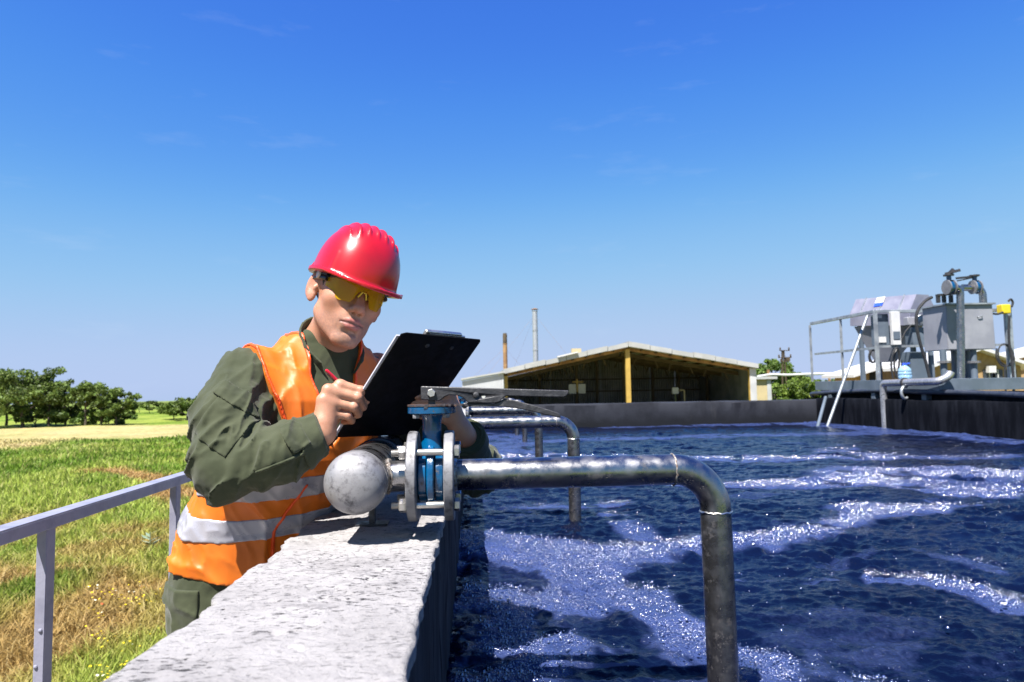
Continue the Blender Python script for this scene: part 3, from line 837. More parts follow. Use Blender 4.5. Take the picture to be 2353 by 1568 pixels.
def plant_tank():
    Y = 9.05
    a, b = z4(1255, 400, Y), z4(1655, 400, Y); top, bot = z4(1400, 365, Y)[2], z4(1400, 748, Y)[2]
    t = empty('square_tank', (a[0], Y, bot))
    d = .50
    MB().prism([(a[0], Y, bot), (b[0] + .01, Y, bot), (b[0], Y, top), (a[0], Y, top)], (0, d, 0)).build('body', MAT['tank'], t, bevel=.006)
    MB().span((a[0] - .03, Y - .03, top), (b[0] + .03, Y + d + .03, top + .022)).build('lid_plate', MAT['zincrail'], t)
    hp = z4(1550, 480, Y - .012)
    MB().tube(arc_path([hp + (-.03, .012, .02), hp + (-.03, -.01, .02), hp + (.03, -.01, .03), hp + (.03, .012, .03)], .008, 3), .006, 8).build('grip', MAT['zincrail'], t)
    for x, y in ((1245, Y + .02), (1340, Y + .42), (1505, Y + .04), (1450, Y + .44)):
        c = z4(x, 760, y); w = MB().cyl((c[0], y + .04, PZ1), (c[0], y + .04, bot), .042, 14); w.build('leg', MAT['plat'], t)
        if x in (1245, 1505):
            w = MB().lathe((c[0], y + .04, z4(x, 858, y)[2] - .012), (0, 0, 1), [(.085, 0), (.085, .011), (.042, .012), (.042, .016), (.085, .017), (.085, .028)], 20); w.build('pipe_flange', MAT['flange'], t)
    tag(t, 'grey square steel tank on legs with pipework on top', 'tank')
    # pipe in front of the tank, over the lid to the second valve
    p = empty('feed_pipe', (a[0], Y - .1, PZ1))
    Yp = 8.85
    P0, P1 = z4(1385, 1065, Yp), z4(1378, 215, Yp)
    q = z4(1275, 215, Yp)
    MB().tube(arc_path([P0, P1, (q[0], Yp, P1[2])], .09, 8), .052 * .9, 18).build('riser', MAT['galv'], p)
    MB().tube(arc_path([P0 + (0, 0, -.0), P0 + (-.0, .0, -.05), P0 + (-.10, .1, -.09)], .03, 4), .045, 16).build('foot_bend', MAT['galv'], p)
    MB().lathe(P0, (0, 0, 1), [(.047, -.02), (.062, -.02), (.062, .03), (.047, .03)], 18).build('coupling', MAT['flange'], p)
    tag(p, 'steel riser pipe standing in front of the square tank', 'pipe')
    p = empty('outlet_pipe', (b[0], Y, top))
    c0, c1 = z4(1395, 218, 9.2), z4(1578, 222, 9.2); e = z4(1576, 350, 9.2)
    MB().tube(arc_path([c0, (e[0], 9.2, c1[2]), (e[0], 9.2, top + .02)], .10, 8), .048, 18).build('bent_pipe', MAT['galv'], p)
    tag(p, 'bent steel pipe running over the tank lid', 'pipe')
    # two round valves on the pipework
    for nm, cx, cy, Yv, lab in (('left', 1285, 215, 8.80, 'round blue-black valve with upright lever above the tank'), ('right', 1505, 215, 9.2, 'round valve with a flat lever above the tank corner')):
        c = z4(cx, cy, Yv)
        v = empty('lever_valve', c)
        for sx in (-.045, .035): MB().lathe(c + (sx, 0, 0), (1, 0, 0), [(.04, 0), (.098, 0), (.098, .016), (.04, .016)], 28).build('flange', MAT['flange'], v)
        MB().lathe(c + (-.028, 0, 0), (1, 0, 0), [(.04, 0), (.08, 0), (.08, .06), (.04, .06)], 24).build('body', MAT['blue'], v)
        MB().cyl(c + (0, 0, .09), c + (0, 0, .165), .03, 14).build('neck', MAT['blue'], v)
        MB().lathe(c + (0, 0, .155), (0, 0, 1), [(.065, 0), (.065, .02)], 18).build('notch_plate', MAT['handle'], v)
        if nm == 'left':
            MB().bar(c + (-.05, 0, .18), c + (.08, -.12, .215), .05, .03).build('lever', MAT['handle'], v)
            MB().bar(c + (.0, 0, .175), c + (.06, -.02, .24), .04, .05).build('lever_head', MAT['handle'], v)
        else:
            a_, b_ = z4(1520, 120, Yv), z4(1345, 138, Yv); k_ = z4(1355, 160, Yv)
            MB().bar(a_, b_, .03, .028).build('lever', MAT['handle'], v); MB().bar(a_ + (-.06, 0, -.02), k_, .024, .018).build('trigger', MAT['handle'], v)
        tag(v, lab, 'valve')
    # frame that carries the left valve
    fr = empty('valve_stand', (q[0], 8.9, top))
    for x in (1190, 1240, 1300): 
        c = z4(x, 345, 8.98); MB().span((c[0] - .02, 8.96, top + .022), (c[0] + .02, 9.0, z4(x, 285, 8.98)[2])).build('leg', MAT['handle'], fr)
    c0, c1 = z4(1175, 285, 8.98), z4(1345, 268, 8.98); MB().bar(c0, c1, .05, .03).build('beam', MAT['handle'], fr)
    tag(fr, 'small black stand under the left valve on the tank lid', 'stand')
plant_tank()

def screw_press():
    A, B = z4(545, 560, 11.5), z4(1065, 545, 10.45)
    t = empty('screw_press', (A[0], A[1], PZ1))
    d = B - A; d[2] = 0; d /= np.linalg.norm(d); nrm = np.array([d[1], -d[0], 0])
    hA, hB = z4(560, 300, 11.5)[2] - A[2], z4(1050, 268, 10.45)[2] - B[2]
    def section(o, s): return [o + nrm * w * s + np.array([0, 0, z * s]) for w, z in ((.30, 0), (.30, .20), (.13, .47), (-.13, .47), (-.30, .20), (-.30, 0))]
    sA = section(A + np.array([0, 0, .02]), 1.0); sB = section(B + np.array([0, 0, .0]), 1.06)
    # the cover sheets: every facet its own bent sheet
    for i in range(5):
        q = [sA[i], sA[i + 1], sB[i + 1], sB[i]]
        n_ = np.cross(q[1] - q[0], q[3] - q[0]); n_ /= np.linalg.norm(n_)
        MB().prism(q, n_ * .008).build('cover_sheet', MAT['hood'], t)
    MB().prism(sA, -d * .01).build('end_plate', MAT['hood'], t); MB().prism(sB, d * .01).build('end_plate', MAT['hood'], t)
    for f in (.18, .5, .82):
        s = [a * (1 - f) + b * f for a, b in zip(sA, sB)]
        MB().bar(s[1] + (0, 0, .012), s[2] + (0, 0, .012), .02, .012).build('seam', MAT['zincrail'], t)
    for f, w_, mt in ((.45, .16, 'white'), (.45, .16, 'stick')):
        c = [a * (1 - f) + b * f for a, b in zip(sA, sB)]
        lo_, hi_ = c[1], c[2]; e = hi_ - lo_; n_ = np.cross(d, e); n_ /= np.linalg.norm(n_); n_ = n_ if n_[1] < 0 else -n_
        k0, k1 = (.62, .98) if mt == 'white' else (.42, .615)
        q = [lo_ + e * k0 - d * w_ / 2, lo_ + e * k0 + d * w_ / 2, lo_ + e * k1 + d * w_ / 2, lo_ + e * k1 - d * w_ / 2]
        MB().prism([p + n_ * .012 for p in q], n_ * .002).build('sticker', MAT[mt], t, smooth=False)
    # hopper under the left half
    h0, h1 = A + d * .05, A + d * .95
    low = A + d * .38 + np.array([0, 0, -.62])
    ring1 = [h0 + nrm * .28, h1 + nrm * .28, h1 - nrm * .28, h0 - nrm * .28]; ring2 = [low + nrm * .10 - d * .10, low + nrm * .10 + d * .14, low - nrm * .10 + d * .14, low - nrm * .10 - d * .10]
    m = MB().add(ring1 + ring2, [(0, 1, 5, 4), (1, 2, 6, 5), (2, 3, 7, 6), (3, 0, 4, 7), (0, 3, 2, 1), (4, 5, 6, 7)]); m.build('hopper', MAT['tank'], t, smooth=False)
    for f in (.10, .95):
        for s in (.2, -.2):
            p = A + d * (f * np.linalg.norm((B - A)[:2])) + nrm * s; MB().bar((p[0], p[1], PZ1 - .01), (p[0], p[1], A[2] + .02), .06, .06, (1, 0, 0)).build('leg', MAT['plat'], t)
    c = z4(1035, 500, 10.3); MB().lathe(c, (-.3, -1, 0), [(.02, 0), (.075, .0), (.085, .02), (.06, .04), (.085, .06), (.05, .08)], 24).build('hand_wheel', MAT['zincrail'], t)
    c = z4(960, 505, 10.38); MB().span(c - (.10, .06, .07), c + (.10, .06, .06)).build('drive_motor', MAT['tank'], t, bevel=.01)
    c = z4(1010, 640, 10.4); MB().span(c - (.14, .1, .16), c + (.16, .1, .14)).build('drive_housing', MAT['plat'], t, bevel=.01)
    c = z4(1000, 880, 10.3); MB().span((c[0] - .12, 10.25, PZ1), (c[0] + .14, 10.5, z4(1000, 770, 10.3)[2])).build('pedestal', MAT['plat'], t)
    tag(t, 'lilac-grey screw press with faceted hood and hopper behind the rail', 'machine')
    b = empty('control_cabinet', z4(700, 720, 10.25))
    lo_, hi_ = z4(655, 715, 10.25), z4(748, 445, 10.25)
    MB().span((lo_[0], 10.22, lo_[2]), (hi_[0], 10.36, hi_[2])).build('housing', MAT['plat'], b, bevel=.004)
    l2, h2 = z4(668, 690, 10.2), z4(742, 640, 10.2); MB().span((l2[0], 10.205, l2[2]), (h2[0], 10.219, h2[2])).build('door_panel', MAT['white'], b)
    l2, h2 = z4(662, 480, 10.2), z4(705, 452, 10.2); MB().span((l2[0], 10.205, l2[2]), (h2[0], 10.219, h2[2])).build('label_plate', MAT['white'], b)
    tag(b, 'small grey control cabinet hanging beside the corner post', 'cabinet')
    b = empty('cable_duct', z4(830, 710, 10.1))
    l2, h2 = z4(802, 710, 10.1), z4(858, 422, 10.1)
    MB().span((l2[0], 10.1, l2[2]), (h2[0], 10.16, h2[2])).build('channel', MAT['white'], b, bevel=.004)
    l3, h3 = z4(804, 660, 10.1), z4(858, 595, 10.1); MB().span((l3[0], 10.09, l3[2]), (h3[0], 10.099, h3[2])).build('clip', MAT['plat'], b)
    tag(b, 'upright white cable duct right of the corner post', 'duct')
screw_press()

def discharge():
    Yd = 9.78
    p = empty('discharge_pipe', z4(715, 1400, Yd))
    a, b, c = z4(715, 1420, Yd), z4(715, 1040, Yd), z4(1190, 1024, 8.66)
    a[2] = .4; a[0] = b[0]; 
    MB().tube(arc_path([a, b, (c[0], c[1], c[2]), c + np.array([.14, -.01, .06]), c + np.array([.17, -.01, .12])], .06, 8), .050, 20).build('pipe', MAT['silver2'], p)
    f = b + (c - b) * .42
    MB().lathe(f, c - b, [(.045, -.014), (.066, -.014), (.066, .014), (.045, .014)], 20).build('clamp', MAT['handle'], p)
    tag(p, 'galvanised discharge pipe bending over the tarred wall into the water', 'pipe')
    w = empty('pipe_clamp_ring', z4(925, 1100, 9.4))
    cc = b + (c - b) * .44 + np.array([-.02, 0, -.14])
    MB().tube([cc + .085 * np.array([math.cos(g) * .8, math.cos(g) * .3, math.sin(g)]) for g in np.linspace(math.radians(60), math.radians(300), 16)], .020, 10).build('half_ring', MAT['zincrail'], w)
    tag(w, 'loose half-round steel clamp hanging under the discharge pipe', 'clamp')
    # dark pipe along the wall top
    e = MB().tube(smooth_path([z4(112, 1152, 11.9), z4(135, 1128, 11.8), z4(600, 1105, 10.4) * np.array([1, 1, 1]), z4(1000, 1112, 9.2), z4(1480, 1124, 8.3), z4(1960, 1146, 7.4), z4(2500, 1175, 6.7)], 8), .036, 14).build('ring_main', MAT['rubber'])
    tag(e, 'dark rubber-black pipe running along the top of the tarred wall', 'pipe')
    # strut leaning over the rail into the water
    s = empty('leaning_strut', atz(1902, 977, WATER))
    a = atz(1902, 978, WATER); b = z4(585, 448, 10.75); a = a + (a - b) * .12
    MB().cyl(a, b, .023, 14).build('tube', MAT['zincrail'], s)
    MB().lathe(b, b - a, [(.03, -.03), (.034, 0), (.02, .012)], 12).build('end_fitting', MAT['zincrail'], s)
    c1, c2 = a + (b - a) * .72, z4(605, 742, 10.9); MB().cyl(c1, c2, .012, 8).build('brace', MAT['zincrail'], s)
    tag(s, 'long steel tube leaning from the guard rail down into the water', 'strut')
    s2 = MB().cyl(atz(1878, 979, WATER) + (-.03, 0, -.12), z4(222, 1160, 11.0), .026, 12).build('short_strut', MAT['plat'])
    tag(s2, 'short dark tube standing in the water beside the long strut', 'strut')
    c = MB().tube(smooth_path([z4(235, 1185, 11.2), z4(310, 1255, 11.0), z4(400, 1292, 10.8), z4(500, 1275, 10.6), z4(600, 1200, 10.5), z4(670, 1125, 10.4)], 6), .006, 6).build('slack_cable', MAT['cable'])
    tag(c, 'slack black cable drooping in front of the tarred wall', 'cable')
    # coiled hoses and cables
    def loop(name, pts, Y, r, label):
        o = MB().tube(smooth_path([z4(x, y, Y + dy) for x, y, dy in pts], 6), r, 8).build(name, MAT['cable']); tag(o, label, 'cable')
    loop('cable', [(1135, 300, .0), (1080, 330, 0), (1020, 400, 0), (1000, 480, 0), (1012, 600, 0), (1040, 720, 0), (1080, 850, 0), (1118, 1000, 0)], 9.0, .021, 'thick black cable arching from the hood down past the tank')
    loop('cable', [(955, 540, 0), (905, 600, 0), (872, 670, 0)], 10.2, .012, 'thin black cable sagging below the white duct')
    loop('cable_coil', [(800, 1000, 0), (785, 880, 0), (800, 780, 0), (835, 735, 0), (855, 800, .02), (850, 900, .03), (835, 990, .03), (812, 900, .04), (815, 790, .05), (838, 740, .06)], 10.05, .014, 'black cable coil hung on the corner post')
    loop('cable_coil', [(605, 860, 0), (595, 800, 0), (620, 750, 0), (650, 770, 0), (655, 830, 0), (625, 862, .02), (600, 820, .03), (610, 765, .03), (640, 755, .03)], 10.5, .016, 'small round hose coil beside the leaning strut')
    loop('cable_coil', [(1690, 740, 0), (1690, 820, 0), (1740, 890, 0), (1800, 880, 0), (1830, 800, .03), (1800, 720, .04), (1740, 705, .04), (1705, 760, .05), (1720, 850, .05), (1790, 890, .05), (1840, 860, .05), (1825, 760, .06), (1770, 710, .06)], 10.05, .012, 'tangled black cable coil below the yellow box')
    loop('cable', [(1800, 460, 0), (1795, 560, 0), (1800, 700, 0), (1820, 830, 0), (1835, 1000, 0), (1838, 1110, 0)], 9.9, .018, 'black cable hanging from the yellow box to the deck')
    loop('cable', [(1760, 900, 0), (1762, 980, 0), (1770, 1110, 0)], 9.9, .010, 'thin black cable hanging under the tangled coil')
    loop('cable', [(1650, 440, 0), (1700, 445, 0), (1745, 430, 0)], 10.0, .016, 'short black cable between tank and yellow box')
    y = empty('junction_box', z4(1775, 400, 10.05)); lo_, hi_ = z4(1742, 440, 10.0), z4(1812, 360, 10.0)
    MB().span((lo_[0], 10.0, lo_[2]), (hi_[0], 10.12, hi_[2])).build('housing', MAT['yellow'], y, bevel=.012)
    MB().tube(smooth_path([z4(1820, 385, 10.05), z4(1830, 345, 10.05), z4(1812, 318, 10.05), z4(1792, 335, 10.05)], 5), .016, 8).build('hook', MAT['cable'], y)
    tag(y, 'yellow junction box with a black hook on the far rail end', 'box')
    # water bottle
    c = z4(905, 1003, 9.75); b = empty('water_bottle', c); h = z4(905, 875, 9.75)[2] - c[2]; r = .090
    g = NT('clear_blue_plastic'); g.set(Base_Color=(.40, .62, .80), Roughness=.12, IOR=1.4, Transmission_Weight=.55)
    prof = [(r * .9, 0), (r, .02), (r, h * .22), (r * .94, h * .25), (r, h * .28), (r, h * .45), (r * .94, h * .48), (r, h * .51), (r * .97, h * .6), (r * .8, h * .74), (r * .45, h * .86), (r * .30, h * .9), (r * .30, h * .94)]
    MB().lathe(c, (0, 0, 1), prof, 24).build('bottle_body', g.m, b, sharp=60)
    MB().lathe(c + (0, 0, h * .92), (0, 0, 1), [(r * .33, 0), (r * .33, h * .13), (r * .28, h * .15)], 16).build('cap', MAT['stick'], b)
    MB().bar(c + (.02, 0, h * 1.0), c + (.08, 0, h * 1.06), .02, .02).build('cap_strap', MAT['stick'], b)
    tag(b, 'big clear plastic water bottle with blue cap on the deck', 'bottle')
discharge()

# ------------------------------------------------------------------ shed, chimneys and buildings beyond the basin
MAT['corr'] = simple('grey_corrugated_sheet', (.16, .16, .165), (.10, .105, .11), .7, .55, .1)
MAT['corrlight'] = simple('pale_corrugated_sheet', (.38, .39, .41), (.32, .33, .35), .7, .5, .1)
MAT['roof'] = simple('pale_roof_sheet', (.30, .305, .305), (.25, .255, .255), .5, .6)
MAT['yellowsteel'] = simple('yellow_painted_steel', (.36, .24, .05), (.29, .19, .04), 1.5, .55)
MAT['rust'] = simple('rusty_steel', (.16, .085, .035), (.26, .15, .06), 1.2, .8)
MAT['brown'] = simple('brown_shed_steel', (.035, .023, .011), (.055, .037, .016), 1.0, .8)
MAT['brick'] = simple('yellow_brick', (.27, .18, .085), (.22, .14, .065), 4, .85)
MAT['plaster'] = simple('cream_plaster', (.38, .31, .175), (.33, .27, .155), 1, .8)
MAT['dglass'] = simple('dark_window', (.02, .025, .03), (.03, .035, .04), 2, .1)
MAT['silver'] = galv('silver_stack_steel', (.42, .43, .45), (.2, .21, .22), .4, .6, .55, .75, 1.2)

def shed():
    Y = 60.0; D = 15.0
    L, T, Rr = at(1158, 858, Y), at(1441, 796, Y), at(1738, 845, Y)
    gz = GZ
    t = empty('open_shed', (T[0], Y, gz))
    zl, zt, zr = L[2], T[2], Rr[2]
    def plane_z(x): return zl + (zt - zl) * (x - L[0]) / (T[0] - L[0]) if x < T[0] else zt + (zr - zt) * (x - T[0]) / (Rr[0] - T[0])
    for a, b in ((L, T), (T, Rr)):
        # roof sheets laid side by side, each a thing one can see the edge of
        n = 6
        for k in range(n):
            p, q = a + (b - a) * (k / n), a + (b - a) * ((k + 1) / n - .004)
            j = .05 * math.sin(k * 2.1 + (0 if a is L else 1))
            MB().prism([p + (0, -.6, -.06 + j * .4), q + (0, -.6, -.06 + j * .4), q + (0, -.6, .36 + j), p + (0, -.6, .36 + j)], (0, D + 1.2, 0)).build('roof_sheet', MAT['roof'], t)
        e = (b - a) / np.linalg.norm(b - a)
        MB().bar(a + (0, .45, -.22), b + (0, .45, -.22) - e * .02, .2, .28).build('gable_beam', MAT['rust'], t)  # yellow beam in a darker colour, standing in for shade under the eaves
    # posts along the open front
    for px_, w, mt, name in ((1163, .30, 'yellowsteel', 'post'), (1444, .40, 'yellowsteel', 'post'), (1726, .34, 'yellowsteel', 'post')):
        x = at(px_, 900, Y)[0]; MB().span((x - w / 2, Y - .15, gz), (x + w / 2, Y + .15, plane_z(x) - .28)).build(name, MAT[mt], t)
    xl, xr = L[0] + .3, Rr[0] - .25
    # side and back cladding
    MB().span((xr - .45, Y - .2, gz), (xr + .12, Y - .05, zr - .05)).build('corner_trim', MAT['corrlight'], t)
    for x in (xl, xr): MB().span((x - .03, Y, gz), (x + .03, Y + D, plane_z(x) - .05)).build('side_wall', MAT['corr'], t)
    bays = np.linspace(xl, xr, 9)
    for x0, x1 in zip(bays[:-1], bays[1:]):
        n = 22; m = MB(); xs = np.linspace(x0, x1 + .03, n * 2)
        top = [plane_z(x) - .3 for x in xs]; zb = gz
        vs, fs = [], []
        for i, x in enumerate(xs):
            dy = .12 if (i // 1) % 4 < 2 else 0
            vs += [(x, Y + D - dy, zb), (x, Y + D - dy, top[i])]
        for i in range(len(xs) - 1): fs.append((2 * i, 2 * i + 2, 2 * i + 3, 2 * i + 1))
        m.add(vs, fs).build('wall_sheet', MAT['corr'], t, smooth=False)
    for zf in (.6, 2.0, 3.3): MB().span((xl, Y + D - .32, gz + zf), (xr, Y + D - .2, gz + zf + .12)).build('girt', MAT['brown'], t)
    for px_, dy in ((1325, 9), (1372, 12), (1434, 8), (1240, 12), (1500, 13), (1560, 12), (1625, 11), (1690, 8), (1710, 5)):
        x = at(px_, 900, Y + dy)[0]; MB().span((x - .12, Y + dy - .12, gz), (x + .12, Y + dy + .12, plane_z(np.clip(x, xl, xr)) - .4)).build('inner_post', MAT['brown'], t)
    for dy in (3.5, 8.0, 12.0):
        for a, b in ((L, T), (T, Rr)):
            MB().bar(a + (.2, dy, -.5), b + (-.0, dy, -.5), .15, .35).build('truss_chord', MAT['brown'], t)
            for k in range(1, 7):
                p = a + (b - a) * (k / 7) + (0, dy, -.55); MB().bar(p, p + (.35 * (-1) ** k, 0, -.75), .10, .10).build('truss_web', MAT['brown'], t)
    for k in range(1, 9):                       # purlins under the roof
        for a, b in ((L, T), (T, Rr)):
            p = a + (b - a) * (k / 9); MB().span(p + (-.06, -.2, -.20), p + (.06, D - .3, -.04)).build('purlin', MAT['brown'], t)
    x, z = at(1325, 883, Y + 9)[0], at(1325, 883, Y + 9)[2]
    MB().span((x - .08, Y + 8.6, z - .8), (x + .08, Y + 8.7, z + .5)).build('yellow_stanchion', MAT['yellowsteel'], t)
    MB().span((x - .5, Y + 8.55, z + .16), (x + .6, Y + 8.6, z + .28)).build('yellow_crossbar', MAT['yellowsteel'], t)
    for s in (-1, 1): MB().span((x + s * .12, Y + 8.7, z - .95), (x + s * .85, Y + 8.74, z + .0)).build('pale_panel', MAT['white'], t)
    x, z = at(1551, 898, Y + 6)[0], at(1551, 898, Y + 6)[2]; MB().span((x - .3, Y + 5.8, z - .3), (x + .3, Y + 6.1, z + .3)).build('switch_box', MAT['white'], t)
    p0 = at(1562, 897, Y + 5.5); MB().tube(arc_path([p0, p0 + (.45, 0, 0), (p0[0] + .45, p0[1], gz)], .08, 4), .07, 8).build('bent_pipe', MAT['plaster'], t)
    x, z = at(1324, 815, Y + 7)[0], plane_z(at(1324, 815, Y + 7)[0]) + .2
    MB().span((x - .45, Y + 6.6, z), (x + .45, Y + 7.4, z + .75)).build('roof_vent', MAT['plaster'], t)
    x = at(1302, 828, Y)[0]; MB().bar((x - .9, Y - .5, plane_z(x - .9) + .40), (x + .9, Y - .5, plane_z(x + .9) + .42), .6, .12).build('ridge_sheet', MAT['white'], t)
    tag(t, 'wide open-fronted shed with low gable roof and yellow posts', 'shed')
    # lean-to left of the shed
    a, b = at(1062, 874, 58.0), at(1157, 857, 58.0)
    s = empty('lean_to', (a[0], 58, gz)); n = 19
    for k in range(n):
        p, q = a + (b - a) * (k / n), a + (b - a) * ((k + .93) / n)
        MB().prism([(p[0], 58, gz), (q[0], 58, gz), (q[0], 58, q[2] - .1), (p[0], 58, p[2] - .1)], (0, .07 if k % 2 else .12, 0)).build('cladding_sheet', MAT['corrlight'], s)
    MB().prism([a + (-.1, -.25, 0), b + (.1, -.25, 0), b + (.1, -.25, .14), a + (-.1, -.25, .14)], (0, 5, 0)).build('roof', MAT['roof'], s)
    tag(s, 'pale corrugated lean-to against the left end of the shed', 'building')
shed()

def chimneys():
    Y = 78.0
    a, b = at(1232, 880, Y), at(1229.5, 714, Y)
    t = empty('silver_chimney', (a[0], Y, GZ))
    r = .30
    n = 5
    for k in range(n):
        z0, z1 = GZ + (b[2] - GZ) * k / n, GZ + (b[2] - GZ) * (k + 1) / n - .03
        MB().lathe((a[0], Y, z0), (0, 0, 1), [(r, 0), (r, z1 - z0 - .08), (r + .03, z1 - z0 - .06), (r + .03, z1 - z0)], 20).build('section', MAT['silver'], t)
    MB().lathe((a[0], Y, b[2] + .1), (0, 0, 1), [(.02, -.2), (.02, 0), (.42, .02), (.42, .07), (.1, .16)], 16).build('rain_cap', MAT['rust'], t)
    for s in (-.25, .25): MB().bar((a[0] + s, Y, b[2] - .1), (a[0] + s, Y, b[2] + .14), .04, .04, (1, 0, 0)).build('cap_strut', MAT['rust'], t)
    for dx, dy in ((-6.5, -2), (6, -1), (-3, 6)):
        MB().cyl((a[0], Y, b[2] - .5), (a[0] + dx, Y + dy, GZ + 3), .007, 5).build('guy_wire', MAT['rust'], t)
    tag(t, 'tall silver steel chimney with rain cap behind the shed', 'chimney')
    Y = 74.0
    a, b = at(1162, 880, Y), at(1161.5, 766, Y)
    t = empty('rusty_chimney', (a[0], Y, GZ)); r = .235
    zs = np.linspace(GZ, b[2] - 1.1, 4)
    for z0, z1 in zip(zs[:-1], zs[1:]): MB().lathe((a[0], Y, z0), (0, 0, 1), [(r, 0), (r, z1 - z0 - .1), (r + .03, z1 - z0 - .08), (r + .03, z1 - z0 - .02)], 18).build('section', MAT['rust'], t)
    MB().lathe((a[0], Y, zs[-1]), (0, 0, 1), [(r, 0), (r, .9), (r * .8, 1.1)], 18).build('top_section', MAT['brown'], t)
    for dx, dy in ((-5, 1), (4, 3)): MB().cyl((a[0], Y, b[2] - 1.6), (a[0] + dx, Y + dy, GZ + 2.5), .007, 5).build('guy_wire', MAT['rust'], t)
    tag(t, 'shorter rust-brown chimney left of the silver one', 'chimney')
chimneys()

def right_side():
    Y = 66.0
    t = empty('cream_hut', at(1752, 918, Y)); t.location.z = GZ
    a, b = at(1738, 872, Y), at(1772, 872, Y)
    MB().span((a[0], Y, GZ), (b[0], Y + 4, a[2])).build('wall', MAT['plaster'], t)
    MB().span((a[0] - .2, Y - .3, a[2]), (b[0] + .5, Y + 4.2, a[2] + .25)).build('roof', MAT['roof'], t)
    MB().span((b[0] - .45, Y - .06, GZ), (b[0] - .05, Y - .01, a[2] - .1)).build('corner_panel', MAT['corrlight'], t)
    tag(t, 'small cream hut with flat roof at the right end of the shed', 'building')
    t = empty('pipe_bridge', at(1810, 862, 70)); t.location.z = GZ
    a, b = at(1740, 866, 70), at(2040, 858, 70)
    MB().tube(smooth_path([a, at(1775, 861, 70), at(1810, 862, 70), at(1880, 859.5, 70), b], 6), .13, 10).build('pipe', MAT['white'], t)
    for x in (1766, 1905, 2010): p = at(x, 862, 70); MB().span((p[0] - .09, 69.9, GZ), (p[0] + .09, 70.1, p[2])).build('stanchion', MAT['rust'], t)
    tag(t, 'long white overhead pipe on rusty stanchions behind the bushes', 'pipe')
    # power pole
    Y = 84.0; t = empty('power_pole', at(1799, 916, Y)); t.location.z = GZ; o = at(1799, 806, Y)
    for s in (-.28, .28): MB().bar((o[0] + s * 1.2, Y, GZ), (o[0] + s * .35, Y, o[2]), .16, .16, (1, 0, 0)).build('mast', MAT['brown'], t)
    for yy, w in ((806, .75), (822, 1.0), (832, .6)):
        c = at(1800, yy, Y); MB().bar((c[0] - w * .7, Y - .1, c[2]), (c[0] + w, Y - .1, c[2]), .1, .1).build('crossarm', MAT['brown'], t)
        for k in (-.6, .9): MB().lathe((c[0] + w * k, Y - .1, c[2]), (0, 0, 1), [(.06, 0), (.12, .1), (.07, .16), (.12, .24), (.05, .4)], 8).build('insulator', MAT['brown'], t)
    c = at(1806, 826, Y); MB().span(c - (.05, .2, .25), c + (.45, .2, .25)).build('switchgear', MAT['brown'], t)
    tag(t, 'dark wooden power pole with crossarms beside the leafy tree', 'pole')
    o = MB().span(at(1765, 850, 72) - (.12, .1, 6), at(1765, 850, 72) + (.12, .1, 0)).build('rusty_post', MAT['rust']); tag(o, 'thin rust-red post beside the cream hut', 'post')
    # brick houses behind the plant
    def house(x0, x1, eave, ridge, xr, Y, label, wins):
        a, b, r = at(x0, eave, Y), at(x1, eave, Y), at(xr, ridge, Y)
        t = empty('brick_house', ((a[0] + b[0]) / 2, Y, GZ)); D = 3.5
        MB().prism([(a[0], Y, GZ), (b[0], Y, GZ), (b[0], Y, b[2]), (r[0], Y, r[2]), (a[0], Y, a[2])], (0, D, 0)).build('wall', MAT['brick'], t, smooth=False)
        for p, q in ((a, r), (r, b)):
            e = (q - p) / np.linalg.norm(q - p)
            o0 = p - e * (.8 if p is a else 0); o1 = q + e * (.8 if q is b else 0)
            MB().prism([o0 + (0, -.7, .02), o1 + (0, -.7, .02), o1 + (0, -.7, .24), o0 + (0, -.7, .24)], (0, D + 1.4, 0)).build('roof_slope', MAT['white'], t)
        for wx, wy, w, h in wins:
            c = at(wx, wy, Y - .02); o = MB().span(c - (w / 2, .04, h / 2), c + (w / 2, .02, h / 2)).build('window', MAT['dglass'], t)
            MB().span(c + (-w / 2 - .08, -.16, -h / 2 - .12), c + (w / 2 + .08, -.045, -h / 2 - .02)).build('sill', MAT['white'], o)
            MB().span(c + (-.03, -.07, -h / 2), c + (.03, -.045, h / 2)).build('mullion', MAT['white'], o)
        return tag(t, label, 'house'), t
    house(1972, 2200, 862, 826, 2090, 52, 'yellow brick house with pale gable seen under the screw press', [(2012, 868, 1.0, .9)])
    _, h = house(2140, 2345, 842, 806, 2240, 44, 'yellow brick house with white roof behind the square tank', [(2272, 862, .8, .7), (2292, 862, .7, .7), (2322, 862, .8, .7)])
    c = at(2276, 850, 43.8); MB().span(c - (.25, .2, .2), c + (.25, .1, .25)).build('wall_unit', MAT['white'], h)
    house(2290, 2600, 835, 795, 2450, 58, 'brick house with white roof at the right picture edge', [(2330, 862, .8, .7)])
right_side()

# ------------------------------------------------------------------ trees and bushes
t = NT('tree_leaves'); a = t.attr().outputs['Color']
t.set(Base_Color=a, Roughness=.55); t.bsdf.inputs['Specular IOR Level'].default_value = .3
tr = t.new('ShaderNodeBsdfTranslucent'); mx = t.new('ShaderNodeMixShader', Fac=.30)
t.l.new(a, tr.inputs['Color']); t.l.new(t.bsdf.outputs[0], mx.inputs[1]); t.l.new(tr.outputs[0], mx.inputs[2]); t.l.new(mx.outputs[0], t.out.inputs['Surface'])
MAT['leaf'] = t.m
MAT['bark'] = simple('grey_brown_bark', (.075, .06, .045), (.12, .10, .075), 3, .9, bump=.5, bscale=12)

